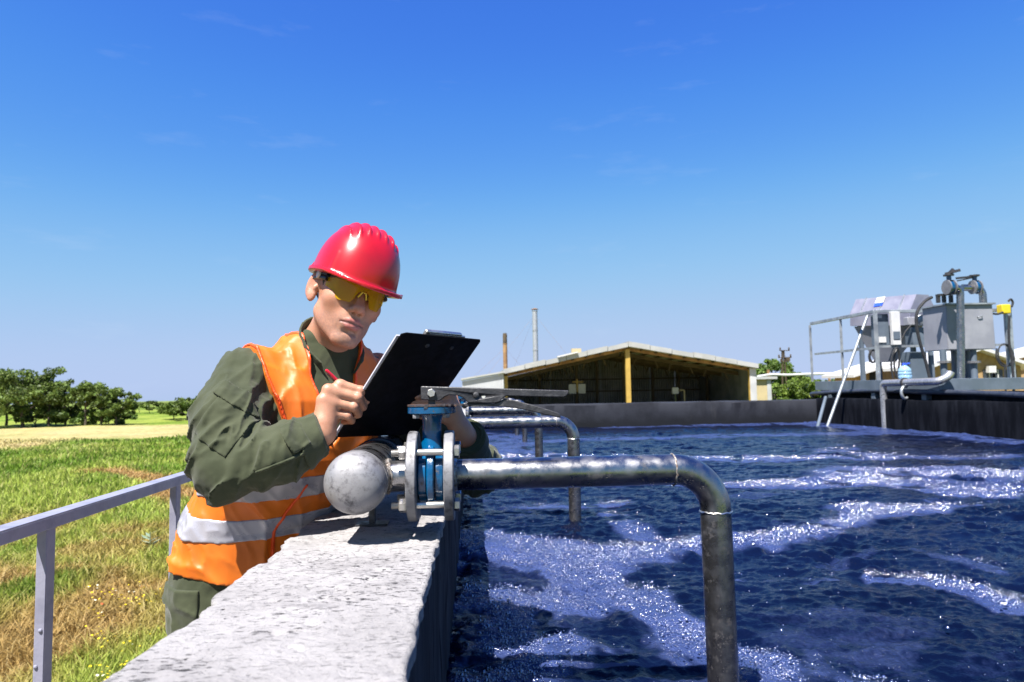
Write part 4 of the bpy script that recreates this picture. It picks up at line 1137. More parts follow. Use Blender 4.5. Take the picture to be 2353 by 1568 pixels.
def tree(px_, base, top, Y, width, label, cat='tree', seed=0, nleaf=5200, tint=(1, 1, 1), low=.25, group='trees beyond the meadow', leaf=.115, name='leafy_tree', lean=0.0):
    """photo column, base row and top row, distance, crown width in metres"""
    r = np.random.default_rng(seed + 400)
    p = at(px_, base, Y); z0 = terrain(np.array([p[0]]), np.array([Y]))[0]; zt = at(px_, top, Y)[2]; H = zt - z0
    t = empty(name, (p[0], Y, z0))
    # trunk and limbs
    m = MB(); o = np.array([p[0], Y, z0]); tips = []
    stem = [o + (0, 0, -.1)]
    for k in range(1, 7): stem.append(o + np.array([lean * k / 6 + r.normal() * .05 * H / 5, r.normal() * .05, H * .80 * k / 6]))
    m.tube(smooth_path(stem, 3), list(np.linspace(.028 * H, .008 * H, 19)), 8)
    nl = 9 if nleaf > 2500 else 6
    for k in range(nl):
        f = low + (.80 - low) * (k + .3) / nl; b = stem[0] + (stem[-1] - stem[0]) * f; g = k * 2.4 + r.uniform(-.5, .5)
        L = width * .5 * r.uniform(.65, 1.05) * (1.05 - .55 * abs(f - .45)); e = b + np.array([math.cos(g) * L, math.sin(g) * L, H * r.uniform(.12, .30)])
        e[2] = min(e[2], zt - .12 * H)
        mid = (b + e) / 2 + np.array([0, 0, H * .04]) + r.normal(size=3) * .05 * H * .5
        m.tube(smooth_path([b, mid, e], 3), list(np.linspace(.012 * H, .004 * H, 7)), 5); tips += [e, mid * .4 + e * .6]
        for j in range(2):
            q = e + np.array([r.uniform(-1, 1) * L * .45, r.uniform(-1, 1) * L * .45, r.uniform(-.04, .12) * H]); m.tube([mid, q], [.006 * H, .002 * H], 4); tips.append(q)
    tips += [stem[-1] + (0, 0, H * .08), stem[-1] + (width * .12, 0, H * .03), stem[-1] - (width * .12, 0, H * .02)]
    m.build('trunk', MAT['bark'], t)
    # foliage: clumps of small leaf faces round the twig ends
    for k in range(16 if nleaf > 2500 else 8):              # fill the crown's envelope unevenly
        e = r.normal(size=3); e /= np.linalg.norm(e); e *= r.random() ** .4
        cz = low + (1 - low) * .52
        tips.append(o + np.array([lean * .6 + e[0] * width * .44, e[1] * width * .44, H * (cz + e[2] * (1 - cz) * .86)]))
    tips = np.array(tips); n = nleaf
    ci = r.integers(0, len(tips), n); sc = r.uniform(.06, .135, len(tips)) * (.5 * H + .5 * width)
    d = r.normal(size=(n, 3)); d /= np.linalg.norm(d, axis=1)[:, None]
    rad = r.random(n) ** .45
    P = tips[ci] + d * (rad * sc[ci])[:, None] * np.array([1.1, 1.1, .78])
    P[:, 2] = np.maximum(P[:, 2], z0 + low * H * .5)
    tone = (r.uniform(.62, 1.30, len(tips)))[ci] * r.uniform(.75, 1.25, n)
    base_c = np.array([.070, .118, .022]) * np.array(tint); warm = np.array([.155, .185, .032]) * np.array(tint)
    k = r.random((n, 1)) * .55
    c = (base_c * (1 - k) + warm * k) * tone[:, None]
    u = r.normal(size=(n, 3)); u /= np.linalg.norm(u, axis=1)[:, None]; w = np.cross(u, r.normal(size=(n, 3))); w /= np.linalg.norm(w, axis=1)[:, None]
    s = leaf * r.uniform(.6, 1.4, n)[:, None]
    V = np.stack([P - u * s, P + w * s * .55, P + u * s, P - w * s * .55], 1).reshape(-1, 3)
    F = np.arange(n * 4).reshape(n, 4)
    o_ = mesh_np('crown', V, F, MAT['leaf'], t, smooth=False, col=np.repeat(c, 4, 0)); o_['kind'] = 'stuff'
    return tag(t, label, cat, group)

# row along the far edge of the straw field
tree(-40, 976, 846, 60, 5.0, 'dense tree cut by the left picture edge', seed=1, nleaf=7000)
tree(52, 976, 843, 60, 5.6, 'tallest dense green tree near the left picture edge', seed=2, nleaf=9500, low=.3)
tree(14, 977, 866, 63, 4.5, 'lower dense tree behind the tallest one', seed=3, nleaf=6000, tint=(.85, .9, .9), low=.12)
tree(112, 976, 866, 61, 2.9, 'slim tree just right of the tallest one', seed=4, nleaf=4200)
tree(149, 976, 882, 61, 2.5, 'thin airy tree with bare stem in the middle of the row', seed=5, nleaf=3000, low=.38)
tree(196, 976, 872, 60, 2.1, 'thin tree with high feathery crown in the row', seed=6, nleaf=3200, low=.36)
tree(232, 976, 876, 60, 2.6, 'feathery tree left of the last tree in the row', seed=7, nleaf=4200, low=.3)
tree(268, 977, 894, 60, 2.6, 'last low bushy tree at the right end of the row', seed=8, nleaf=5200, low=.10)
tree(82, 978, 925, 61, 4.0, 'low scrub under the tallest tree', 'bush', seed=9, nleaf=4000, low=.04, name='scrub_bush', group='scrub along the tree row', tint=(.8, .9, .9))
tree(175, 978, 938, 61, 4.2, 'low scrub under the thin trees', 'bush', seed=10, nleaf=3600, low=.04, name='scrub_bush', group='scrub along the tree row', tint=(.8, .9, .9))
tree(250, 978, 935, 61, 3.6, 'low dark scrub at the right end of the tree row', 'bush', seed=11, nleaf=3600, low=.04, name='scrub_bush', group='scrub along the tree row', tint=(.75, .9, .9))
tree(320, 958, 924, 95, 3.0, 'small pale far tree right of the row', seed=12, nleaf=1300, low=.3, leaf=.15, tint=(1.2, 1.15, 1.2))
tree(343, 958, 921, 96, 3.2, 'second small pale far tree right of the row', seed=13, nleaf=1500, low=.3, leaf=.15, tint=(1.2, 1.15, 1.2))
tree(400, 968, 922, 72, 3.2, 'low leafy tree left of the green sleeve', seed=14, nleaf=3200, low=.15)
tree(432, 970, 912, 70, 4.0, 'green tree partly hidden by the green sleeve', seed=15, nleaf=5200, low=.12)
tree(478, 968, 918, 72, 3.6, 'leafy tree hidden behind the upper arm', seed=16, nleaf=2500, low=.12)
# right of the shed
tree(1776, 915, 824, 112, 7.5, 'round leafy tree behind the right end of the shed', seed=17, nleaf=8000, low=.2, leaf=.24, group='greenery right of the shed', tint=(.9, 1, 1))
tree(1815, 915, 846, 110, 4.5, 'smaller leafy tree behind the power pole', seed=18, nleaf=4500, low=.2, leaf=.22, group='greenery right of the shed')
for k, (x, top, w, lab) in enumerate(((1782, 878, 3.6, 'green bush left of the power pole'), (1822, 872, 3.6, 'bright green bush right of the power pole'), (1858, 868, 4.2, 'large green bush before the guard rail'), (1898, 872, 3.8, 'green bush seen through the guard rail'), (1940, 880, 3.6, 'low green bush behind the leaning strut'))):
    tree(x, 918, top, 76, w, lab, 'bush', seed=30 + k, nleaf=5200, low=.03, leaf=.13, name='leafy_bush', group='greenery right of the shed', tint=(1.15, 1.2, 1))
def thistle():
    p = atz(344, 1275, GZ); t = empty('thistle_plant', p); r = np.random.default_rng(8)
    for k in range(14):
        g = k * 2.4; L = r.uniform(.12, .24); h = r.uniform(.05, .34); b = p + (0, 0, h); d = np.array([math.cos(g), math.sin(g), .35]); s = np.array([-math.sin(g), math.cos(g), 0]) * L * .2
        MB().add([b - s * .3, b + d * L * .5 - s, b + d * L, b + d * L * .5 + s, b + s * .3], [(0, 1, 2, 3, 4)]).build('leaf', MAT['thistle'], t)
    MB().tube([p, p + (0, 0, .36)], [.010, .006], 6).build('stem', MAT['thistle'], t)
    tag(t, 'grey-green thistle standing in the dry grass left of the vest', 'plant')
MAT['thistle'] = simple('thistle_leaf', (.11, .16, .10), (.17, .21, .15), 30, .7)
thistle()

# ------------------------------------------------------------------ signed-distance modelling (person and soft things)
def sdf_mesh(fn, lo, hi, h, B=8, slack=1.15):
    """surface nets over the blocks that the surface passes through; returns V, F"""
    lo = np.asarray(lo, float); n = np.ceil((np.asarray(hi, float) - lo) / (h * B)).astype(int)
    bx = np.stack(np.meshgrid(*[np.arange(k) for k in n], indexing='ij'), -1).reshape(-1, 3)
    d = fn(lo + (bx + .5) * h * B)
    bx = bx[np.abs(d) < h * B * .87 * slack + .008]
    g = np.stack(np.meshgrid(*[np.arange(B + 1)] * 3, indexing='ij'), -1).reshape(-1, 3)
    N = n * B + 2
    keys, verts, quads = [], [], []
    for c in range(0, len(bx), 700):
        b = bx[c:c + 700]
        idx = b[:, None, :] * B + g[None]
        Fv = fn((lo + idx * h).reshape(-1, 3)).reshape(len(b), B + 1, B + 1, B + 1)
        S = Fv < 0
        cor = [(i, j, k) for i in (0, 1) for j in (0, 1) for k in (0, 1)]
        cnt = sum(S[:, i:i + B, j:j + B, k:k + B].astype(np.int8) for i, j, k in cor)
        q = np.argwhere((cnt > 0) & (cnt < 8))
        if len(q):
            bi, ci = q[:, 0], q[:, 1:]
            val = np.stack([Fv[bi, ci[:, 0] + i, ci[:, 1] + j, ci[:, 2] + k] for i, j, k in cor], 1)
            acc = np.zeros((len(q), 3)); num = np.zeros(len(q)); cc = np.array(cor, float)
            for e0 in range(8):
                for e1 in range(e0 + 1, 8):
                    if np.abs(cc[e0] - cc[e1]).sum() != 1: continue
                    a, bb = val[:, e0], val[:, e1]; x = (a < 0) != (bb < 0)
                    t = np.where(x, a / np.where(x, a - bb, 1), 0)
                    acc += np.where(x[:, None], cc[e0] + (cc[e1] - cc[e0]) * t[:, None], 0); num += x
            gc = b[bi] * B + ci
            keys.append((gc[:, 0] * N[1] + gc[:, 1]) * N[2] + gc[:, 2]); verts.append(lo + (gc + acc / num[:, None]) * h)
        for ax in range(3):
            s0 = S[:, :B, :B, :B]; sl = [slice(0, B)] * 3; sl[ax] = slice(1, B + 1); s1 = S[(slice(None), *sl)]
            q = np.argwhere(s0 != s1)
            if not len(q): continue
            gc = b[q[:, 0]] * B + q[:, 1:]; flip = ~s0[tuple(q.T)]
            u, w = (ax + 1) % 3, (ax + 2) % 3
            ks = []
            for du, dw in ((-1, -1), (0, -1), (0, 0), (-1, 0)):
                k = gc.copy(); k[:, u] += du; k[:, w] += dw; ks.append((k[:, 0] * N[1] + k[:, 1]) * N[2] + k[:, 2])
            ks = np.stack(ks, 1); ks[flip] = ks[flip][:, ::-1]; quads.append(ks)
    keys = np.concatenate(keys); verts = np.concatenate(verts); quads = np.concatenate(quads)
    o = np.argsort(keys); keys, verts = keys[o], verts[o]
    p = np.clip(np.searchsorted(keys, quads), 0, len(keys) - 1)
    return verts, p[(keys[p] == quads).all(1)]

def ell(P, c, r):
    q = P - np.asarray(c); r = np.asarray(r, float)
    k0 = np.sqrt(((q / r) ** 2).sum(-1)); k1 = np.sqrt(((q / r ** 2) ** 2).sum(-1)) + 1e-9
    return k0 * (k0 - 1) / k1
def cap(P, a, b, ra, rb=None):
    a, b = np.asarray(a, float), np.asarray(b, float); rb = ra if rb is None else rb; d = b - a
    t = np.clip(((P - a) @ d) / (d @ d + 1e-12), 0, 1)
    return np.sqrt((((P - a) - t[:, None] * d) ** 2).sum(-1)) - (ra + (rb - ra) * t)
def chain(P, pts, rs, k=.0):
    d = None
    for i in range(len(pts) - 1):
        e = cap(P, pts[i], pts[i + 1], rs[i], rs[i + 1]); d = e if d is None else (smin(d, e, k) if k else np.minimum(d, e))
    return d
def smin(a, b, k):
    h = np.maximum(k - np.abs(a - b), 0) / k; return np.minimum(a, b) - h * h * k * .25
def smax(a, b, k): return -smin(-a, -b, k)
def obox(P, c, ax, s):
    q = np.abs((P - np.asarray(c)) @ np.asarray(ax, float).T) - np.asarray(s) / 2
    return np.sqrt((np.maximum(q, 0) ** 2).sum(-1)) + np.minimum(q.max(-1), 0)

# ---- the worker's pose -----------------------------------------------------
PH = math.radians(40); LV = np.array([math.cos(PH), math.sin(PH), 0]); FV = np.array([math.sin(PH), -math.cos(PH), 0])
TZ = np.array([.80, .95, 1.045, 1.085, 1.15, 1.20, 1.26, 1.34, 1.40, 1.44, 1.475, 1.51])
TX = np.array([-.545, -.540, -.535, -.510, -.466, -.428, -.404, -.396, -.398, -.386, -.376, -.368])
TY = np.array([1.70, 1.70, 1.70, 1.70, 1.70, 1.705, 1.71, 1.715, 1.72, 1.72, 1.717, 1.712])
TA = np.array([.160, .160, .160, .165, .172, .178, .183, .186, .178, .145, .092, .066])
TB = np.array([.112, .112, .110, .112, .118, .122, .122, .116, .100, .086, .070, .060])
def torso_uv(P):
    z = np.clip(P[:, 2], TZ[0] - .05, TZ[-1]); dx = P[:, 0] - np.interp(z, TZ, TX); dy = P[:, 1] - np.interp(z, TZ, TY)
    return dx * LV[0] + dy * LV[1], dx * FV[0] + dy * FV[1], z
def torso(P, grow=0.0, z0=.80, z1=1.51, n=2.3):
    u, v, z = torso_uv(P); a = np.interp(z, TZ, TA) + grow; b = np.interp(z, TZ, TB) + grow
    d = ((np.abs(u) / a) ** n + (np.abs(v) / b) ** n) ** (1 / n)
    d = (d - 1) * np.minimum(a, b) * .9
    return smax(d, np.maximum(z0 - P[:, 2], P[:, 2] - z1), .02)

RS, RE, RW = np.array([-.522, 1.592, 1.402]), at(519, 1077, 1.455), at(742, 992, 1.494)
RM = at(523, 968, 1.50)
LS, LE, LW = np.array([-.258, 1.840, 1.372]), np.array([.002, 1.835, 1.150]), at(1068, 1003, 1.675)
FE = at(640, 1046, 1.455)
def sleeve_r(P): 
    up = chain(P, [RS, RM, RE], [.060, .069, .063], .03); fo = chain(P, [RE, FE, RW], [.063, .059, .040], .03)
    return smin(up, fo, .035)
def sleeve_l(P):
    return smin(cap(P, LS, LE, .074, .064), cap(P, LE, LW, .062, .045), .03)
def ridged(P, M, seed):
    q = P @ np.asarray(M, float).T
    return np.abs(1 - np.abs(fbm(q[:, 0], q[:, 1], q[:, 2], oct=2, seed=seed))) ** 3 - .35
ARM = (RE - RS) / np.linalg.norm(RE - RS); FOR = (RW - RE) / np.linalg.norm(RW - RE)
def creases(P):
    """folds of the jacket cloth: rings pressed together in the elbow, long pulls along the sleeve"""
    u1, w1, a1 = frame_of(ARM); u2, w2, a2 = frame_of(FOR)
    dE = np.linalg.norm(P - RE, axis=1)
    A = ridged(P, np.stack([u1 * 8, w1 * 8, (a1 + .6 * u1) * 22]), 301)
    Bf = ridged(P, np.stack([u2 * 10, w2 * 9, (a2 - .7 * w2) * 25]), 302)
    C = ridged(P, np.stack([(u1 + .3 * a1) * 20, w1 * 9, a1 * 6]), 303)
    k = np.clip(((P - RE) @ FOR) / .08 + .2, 0, 1)
    el = np.exp(-(dE / .10) ** 2); far = 1 - .8 * sstep(.005, .035, np.minimum(sleeve_r(P), sleeve_l(P)))
    return -far * (.0125 * (A * (1 - k) + Bf * k) * (.50 + 1.0 * el) + .0055 * C + .0016 * fbm(P[:, 0] * 55, P[:, 1] * 55, P[:, 2] * 55, oct=2, seed=305))
def jacket_core(P):
    d = smin(torso(P, .006), sleeve_r(P), .035); return smin(d, sleeve_l(P), .035)
def jacket(P):
    d = jacket_core(P); k = np.abs(d) < .045
    if k.any(): d[k] += creases(P[k])
    d = np.maximum(d, -np.maximum((RW - P) @ FOR, cap(P, RW, RW + FOR * .08, .08)))
    lf = (LW - LE) / np.linalg.norm(LW - LE)
    d = np.maximum(d, -np.maximum((LW - P) @ lf, cap(P, LW, LW + lf * .08, .08)))
    d = np.maximum(d, -cap(P, RW - FOR * .002, RW + FOR * .05, .030)); d = np.maximum(d, -cap(P, LW - lf * .018, LW + lf * .05, .038))
    return d

# head frame, fitted to the photograph
HO, HS = np.array([-.297, 1.64, 1.588]), 1.03
def head_axes(yaw, pit, rol):
    f = np.array([math.sin(yaw) * math.cos(pit), -math.cos(yaw) * math.cos(pit), -math.sin(pit)]); l = np.array([math.cos(yaw), math.sin(yaw), 0.0])
    u = np.cross(l, f); u = -u if u[2] < 0 else u; c, s = math.cos(rol), math.sin(rol)
    return np.stack([l * c - u * s, f, u * c + l * s])
HA = head_axes(math.radians(28), math.radians(5), math.radians(16))
def to_head(P): return ((P - HO) @ HA.T) / HS
def from_head(q): return HO + (np.asarray(q, float) * HS) @ HA
def head(q):
    x = np.abs(q[:, 0]); m = np.stack([x, q[:, 1], q[:, 2]], 1)         # mirrored half
    d = smin(ell(q, (0, -.010, .036), (.077, .098, .087)), ell(q, (0, .026, -.036), (.0590, .070, .080)), .03)
    d = smin(d, cap(m, (.049, .000, -.054), (.016, .068, -.105), .0155, .016), .022)
    d = smin(d, ell(q, (0, .077, -.108), (.022, .017, .0165)), .016)
    d = smin(d, ell(m, (.042, .056, -.022), (.021, .025, .019)), .024)
    d = smin(d, ell(q, (0, .070, -.068), (.031, .029, .030)), .018)
    d = smin(d, cap(m, (0, .084, .021), (.038, .070, .021), .0125, .011), .016)
    d = smax(d, -ell(m, (.031, .097, .001), (.0175, .0165, .0115)), .012)
    d = smin(d, ell(m, (.031, .0735, .001), (.0150, .0145, .0125)), .004)
    d = smin(d, cap(q, (0, .086, .012), (0, .109, -.032), .0075, .0105), .012)
    d = smin(d, ell(q, (0, .1095, -.0365), (.0118, .0115, .0095)), .007)
    d = smin(d, ell(m, (.0125, .0985, -.0405), (.0075, .0105, .0075)), .006)
    d = smax(d, -cap(m, (.0055, .106, -.0500), (.0075, .099, -.0455), .0032), .003)
    d = smin(d, chain(m, [(0, .0992, -.0648), (.009, .0975, -.0642), (.0245, .0865, -.0690)], [.0046, .0046, .0020]), .005)
    d = smin(d, chain(m, [(0, .0970, -.0770), (.010, .0950, -.0762), (.0215, .0868, -.0712)], [.0058, .0052, .0022]), .005)
    d = smax(d, -chain(m, [(0, .1045, -.0702), (.012, .1012, -.0700), (.0265, .0890, -.0708)], [.0020, .0020, .0016]), .0025)
    d = smax(d, -cap(m, (0, .0960, -.0900), (.012, .0900, -.0895), .0028, .002), .010)
    # ear, turned out at the back
    c, s = math.cos(.45), math.sin(.45); e = m - np.array([.0795, -.010, -.006])
    e = np.stack([e[:, 0] * c + e[:, 1] * s, -e[:, 0] * s + e[:, 1] * c, e[:, 2] - .15 * e[:, 1]], 1)
    ear = ell(e, (0, -.004, .004), (.0062, .0195, .0315)); ear = smin(ear, ell(e, (0, .004, -.022), (.0055, .0105, .0135)), .008)
    ear = smax(ear, -ell(e, (.0075, .000, .004), (.0062, .0110, .0205)), .004); ear = smin(ear, ell(e, (.003, .010, -.004), (.005, .004, .007)), .004)
    d = smin(d, ear, .007)
    return d * HS

NECK0, NECK1 = from_head((0, -.024, -.060)), np.array([-.372, 1.714, 1.455])
# right (writing) hand: knuckles, finger joints
HWR = at(741, 996, 1.494)
RH = {'K': [at(781, 885, 1.507), at(754, 896, 1.497), at(741, 920, 1.493), at(748, 950, 1.494)],
      'P': [at(829, 898, 1.514), at(822, 914, 1.507), at(813, 935, 1.506), at(799, 956, 1.508)],
      'D': [at(842, 920, 1.548), at(834, 935, 1.545), at(823, 952, 1.545), at(808, 967, 1.542)],
      'T': [at(826, 938, 1.568), at(815, 950, 1.563), at(803, 960, 1.560), at(790, 970, 1.556)]}
RTH = [at(762, 965, 1.520), at(786, 938, 1.552), at(806, 926, 1.572), at(824, 926, 1.582)]
HWL = at(1068, 1003, 1.675)
LH = {'K': [at(1036, 912, 1.655), at(1029, 930, 1.650), at(1028, 949, 1.652), at(1034, 968, 1.658)],
      'P': [at(1000, 905, 1.640), at(992, 923, 1.645), at(992, 943, 1.650), at(1002, 962, 1.655)],
      'D': [at(976, 907, 1.632), at(968, 924, 1.640), at(970, 943, 1.648), at(982, 960, 1.654)],
      'T': [at(958, 912, 1.626), at(950, 926, 1.636), at(953, 943, 1.645), at(968, 958, 1.652)]}
LTH = [at(1052, 960, 1.690), at(1040, 915, 1.715), at(1018, 895, 1.715), at(1000, 892, 1.712)]
def hand(P, W, H, TH):
    d = None
    for i in range(4):
        k, p, q, t = H['K'][i], H['P'][i], H['D'][i], H['T'][i]; s = (1.0, 1.04, 1.0, .88)[i]
        fi = chain(P, [k, p, q, t], [.0118 * s, .0096 * s, .0086 * s, .0076 * s], .004)
        fi = smin(fi, np.sqrt(((P - p) ** 2).sum(-1)) - .0102 * s, .004)
        d = fi if d is None else smin(d, fi, .0035)
        d2 = cap(P, W * .75 + k * .25, k, .019, .0122); pal = d2 if i == 0 else smin(pal, d2, .012)
    d = smin(d, pal, .006)
    d = smin(d, chain(P, TH, [.0175, .0125, .0105, .0085], .006), .008)
    return smin(d, cap(P, W, W * .8 + H['K'][1] * .2, .0265, .024), .014)
def body(P):
    d = head(to_head(P)); 
    d = smin(d, cap(P, NECK0, NECK1, .0535, .058), .022)
    d = smin(d, torso(P, -.022, 1.16, 1.50), .03)
    d = smin(d, cap(P, RS + (.02, .02, -.005), RE, .046, .040), .03); d = smin(d, cap(P, RE, HWR, .040, .0265), .02)
    d = smin(d, cap(P, LS + (-.02, -.02, -.005), LE, .046, .038), .03); d = smin(d, cap(P, LE, HWL, .038, .0265), .02)
    near = (np.abs(P - RH['K'][2]).max(1) < .17); 
    o = np.full(len(P), .2)
    if near.any(): o[near] = hand(P[near], HWR, RH, RTH)
    near = (np.abs(P - LH['K'][2]).max(1) < .17)
    if near.any(): o[near] = np.minimum(o[near], hand(P[near], HWL, LH, LTH))
    return smin(d, o, .010)

def person():
    t0 = body
    V, F = sdf_mesh(body, (-.62, 1.40, 1.08), (.10, 1.98, 1.78), .0026)
    q = to_head(V); x = np.abs(q[:, 0])
    n = len(V); c = np.tile(np.array([.36, .178, .112]), (n, 1))
    inh = (np.linalg.norm(q, axis=1) < .16)
    def paint(w, col): 
        nonlocal c
        w = np.clip(w, 0, 1)[:, None]; c = c * (1 - w) + np.array(col) * w
    bl = fbm(V[:, 0] * 40, V[:, 1] * 40, V[:, 2] * 40, oct=3, seed=7); c = c * (1 + .07 * bl)[:, None]
    m3 = np.stack([x, q[:, 1], q[:, 2]], 1)
    g = lambda p, r: np.exp(-(((m3 - np.array(p)) / np.array(r)) ** 2).sum(1))
    paint(.55 * inh * g((0, .115, -.036), (.016, .02, .014)), (.36, .14, .10)); paint(.35 * inh * g((.045, .07, -.03), (.022, .03, .022)), (.36, .15, .11))
    paint(.6 * inh * g((.085, -.012, -.006), (.014, .02, .036)), (.36, .14, .10))
    beard = inh * sstep(-.045, -.065, q[:, 2]) * sstep(.01, .04, q[:, 1]); paint((.42 + .25 * np.clip(fbm(V[:, 0] * 260, V[:, 1] * 260, V[:, 2] * 260, oct=2, seed=3), -1, 1)) * beard, (.15, .092, .076))
    up = chain(m3, [(0, .0992, -.0650), (.009, .0975, -.0645), (.0245, .0865, -.0690)], [.0046, .0046, .0020]); lw = chain(m3, [(0, .0970, -.0768), (.010, .0950, -.0760), (.0215, .0868, -.0712)], [.0056, .0050, .0022])
    paint(.85 * inh * (1 - sstep(.0006, .0030, np.minimum(up, lw))), (.30, .095, .085))
    paint(.8 * inh * (1 - sstep(.0002, .0022, chain(m3, [(0, .1015, -.0702), (.012, .0985, -.0700), (.0260, .0870, -.0708)], [.0014, .0014, .0010]))), (.07, .025, .022))  # crease between the lips darkened in the skin colour
    br = chain(m3, [(.012, .090, .0195), (.030, .087, .0235), (.047, .070, .0185)], [.0042, .0042, .002]); paint(.85 * inh * (1 - sstep(.0, .004, br)), (.035, .022, .015))
    ey = chain(m3, [(.019, .084, -.0005), (.031, .0885, -.0035), (.044, .080, -.0015)], [.0012, .0016, .0012]); paint(.95 * inh * (1 - sstep(.0005, .0035, ey)), (.015, .010, .008))
    # nails and knuckle tone
    for H in (RH, LH):
        for k in H['K'] + H['P']: paint(.30 * np.exp(-(((V - k) / .011) ** 2).sum(1)), (.36, .15, .11))
    t = NT('skin'); a = t.attr().outputs['Color']
    t.set(Base_Color=t.mix(t.ramp(t.noise(330, 5, .7), .38, .68, 0, .45), a, t.mix(1., a, (.82, .72, .68), 'MULTIPLY')), Roughness=t.ramp(t.noise(90, 4), .3, .7, .38, .52), Subsurface_Weight=.12, Subsurface_Scale=.006)
    t.bsdf.inputs['Subsurface Radius'].default_value = (1, .35, .2)
    t.set(Normal=t.bump(t.noise(420, 5, .7), .30, .0016))
    base = empty('person', (-.55, 1.70, 0)); tag(base, 'worker in red hard hat, orange vest and olive overalls writing on a clipboard', 'person')
    o = mesh_np('body', V, F, t.m, base, col=c)

    # -- clothes
    cloth = NT('olive_work_cloth')
    weave = cloth.noise(900, 2); cl = cloth.ramp(cloth.noise(13, 6, .6), .35, .68)
    cloth.set(Base_Color=cloth.mix(cl, (.028, .034, .016), (.039, .045, .023)), Roughness=.85, Normal=cloth.bump(cloth.math('ADD', weave, cloth.math('MULTIPLY', cloth.noise(150, 5, .6), .8)), .28, .0015))
    cloth.bsdf.inputs['Specular IOR Level'].default_value = .22
    cloth.set(Sheen_Weight=.12, Sheen_Roughness=.5)
    MAT['olive'] = cloth.m
    V, F = sdf_mesh(jacket, (-.68, 1.33, .92), (.12, 2.00, 1.52), .0037)
    jk = mesh_np('jacket', V, F, MAT['olive'], base)
    # collar standing round the neck, open in front
    ca = NECK0 - NECK1; ca /= np.linalg.norm(ca); c0 = NECK1 + np.array([.006, -.010, -.022])
    fw = FV - ca * (FV @ ca); fw /= np.linalg.norm(fw); sd = np.cross(ca, fw)
    def collar(P):
        r = P - c0; h = r @ ca; y = r @ fw; s = r @ sd; rad = np.sqrt((y * .92) ** 2 + s ** 2); ang = np.arctan2(s, y)
        R = .072 + .16 * np.maximum(h - .02, 0) + .0025 * fbm(P[:, 0] * 30, P[:, 1] * 30, P[:, 2] * 30, oct=2, seed=61) + .012 * np.exp(-(ang / .5) ** 2)
        top = .066 - .010 * np.cos(ang) + .004 * np.sin(ang * 3)
        d = np.abs(rad - R) - .0030
        d = np.maximum(d, np.maximum(-.02 - h, h - top))
        return np.maximum(d, .024 + .45 * np.maximum(h, 0) - np.where(y > 0, np.abs(s + .004), 1))
    V, F = sdf_mesh(collar, (-.52, 1.55, 1.40), (-.22, 1.86, 1.60), .0026); mesh_np('collar', V, F, MAT['olive'], jk)
    # sleeve pocket, its flap, cuff band and tab
    def patch(fn, grow, c, xd, yd, s, name, mat=None, lo=None, hi=None, h=.0026, par=None, dy=.09):
        xa = np.asarray(xd, float) / np.linalg.norm(xd); ya = np.asarray(yd, float); ya = ya - xa * (ya @ xa); ya /= np.linalg.norm(ya); za = np.cross(xa, ya)
        f = lambda P: smax(fn(P) - grow, obox(P, c, [xa, ya, za], s), .002)
        e = max(s) * .75; V, F = sdf_mesh(f, np.array(c) - e, np.array(c) + e, h)
        return mesh_np(name, V, F, mat or MAT['olive'], par or jk)
    def jkt(P): return jacket_core(P) + creases(P)
    front = np.array([0, -1.0, 0])
    fl0, fl1 = at(502, 866, 1.43), at(592, 922, 1.43); fc = (fl0 + fl1) / 2 + np.array([-.006, 0, -.014])
    patch(jkt, .0065, fc + (0, .0, 0), fl1 - fl0, at(475, 905, 1.43) - fl0, (.112, .040, .09), 'pocket_flap')
    pc = at(517, 975, 1.43); patch(jkt, .0035, pc, fl1 - fl0, at(475, 905, 1.43) - fl0, (.092, .095, .09), 'sleeve_pocket')
    cc = RW - FOR * .026; u2, w2, _ = frame_of(FOR)
    patch(lambda P: sleeve_r(P) + creases(P) * .6, .0050, cc, FOR, u2, (.046, .2, .2), 'cuff', h=.0024)
    ct = at(672, 1002, 1.40); patch(jkt, .0080, ct, at(700, 1035, 1.4) - at(668, 985, 1.4), at(690, 975, 1.4) - at(650, 1000, 1.4), (.064, .034, .09), 'cuff_tab', h=.0024)
    ct = at(648, 1063, 1.40); patch(jkt, .0045, ct, FOR, (0, 0, 1), (.105, .006, .1), 'sleeve_seam', h=.0022)
    lf = (LW - LE) / np.linalg.norm(LW - LE); ul, wl_, _ = frame_of(lf)
    patch(lambda P: sleeve_l(P), .0055, LW - lf * .024, lf, ul, (.042, .2, .2), 'cuff', h=.0026)
    # vest
    vm = NT('orange_vest_satin')
    vm.set(Base_Color=vm.mix(vm.ramp(vm.noise(9, 4), .35, .65), (.62, .140, .003), (.56, .115, .003)), Roughness=.52, Normal=vm.bump(vm.noise(700, 2), .12, .0012))
    vm.set(Sheen_Weight=.15, Sheen_Tint=(1, .6, .2, 1)); vm.bsdf.inputs['Specular IOR Level'].default_value = .55
    tr = vm.new('ShaderNodeBsdfTranslucent', Color=(.9, .20, .005, 1)); mxs = vm.new('ShaderNodeMixShader', Fac=.12)
    vm.l.new(vm.bsdf.outputs[0], mxs.inputs[1]); vm.l.new(tr.outputs[0], mxs.inputs[2]); vm.l.new(mxs.outputs[0], vm.out.inputs['Surface'])
    MAT['vest'] = vm.m
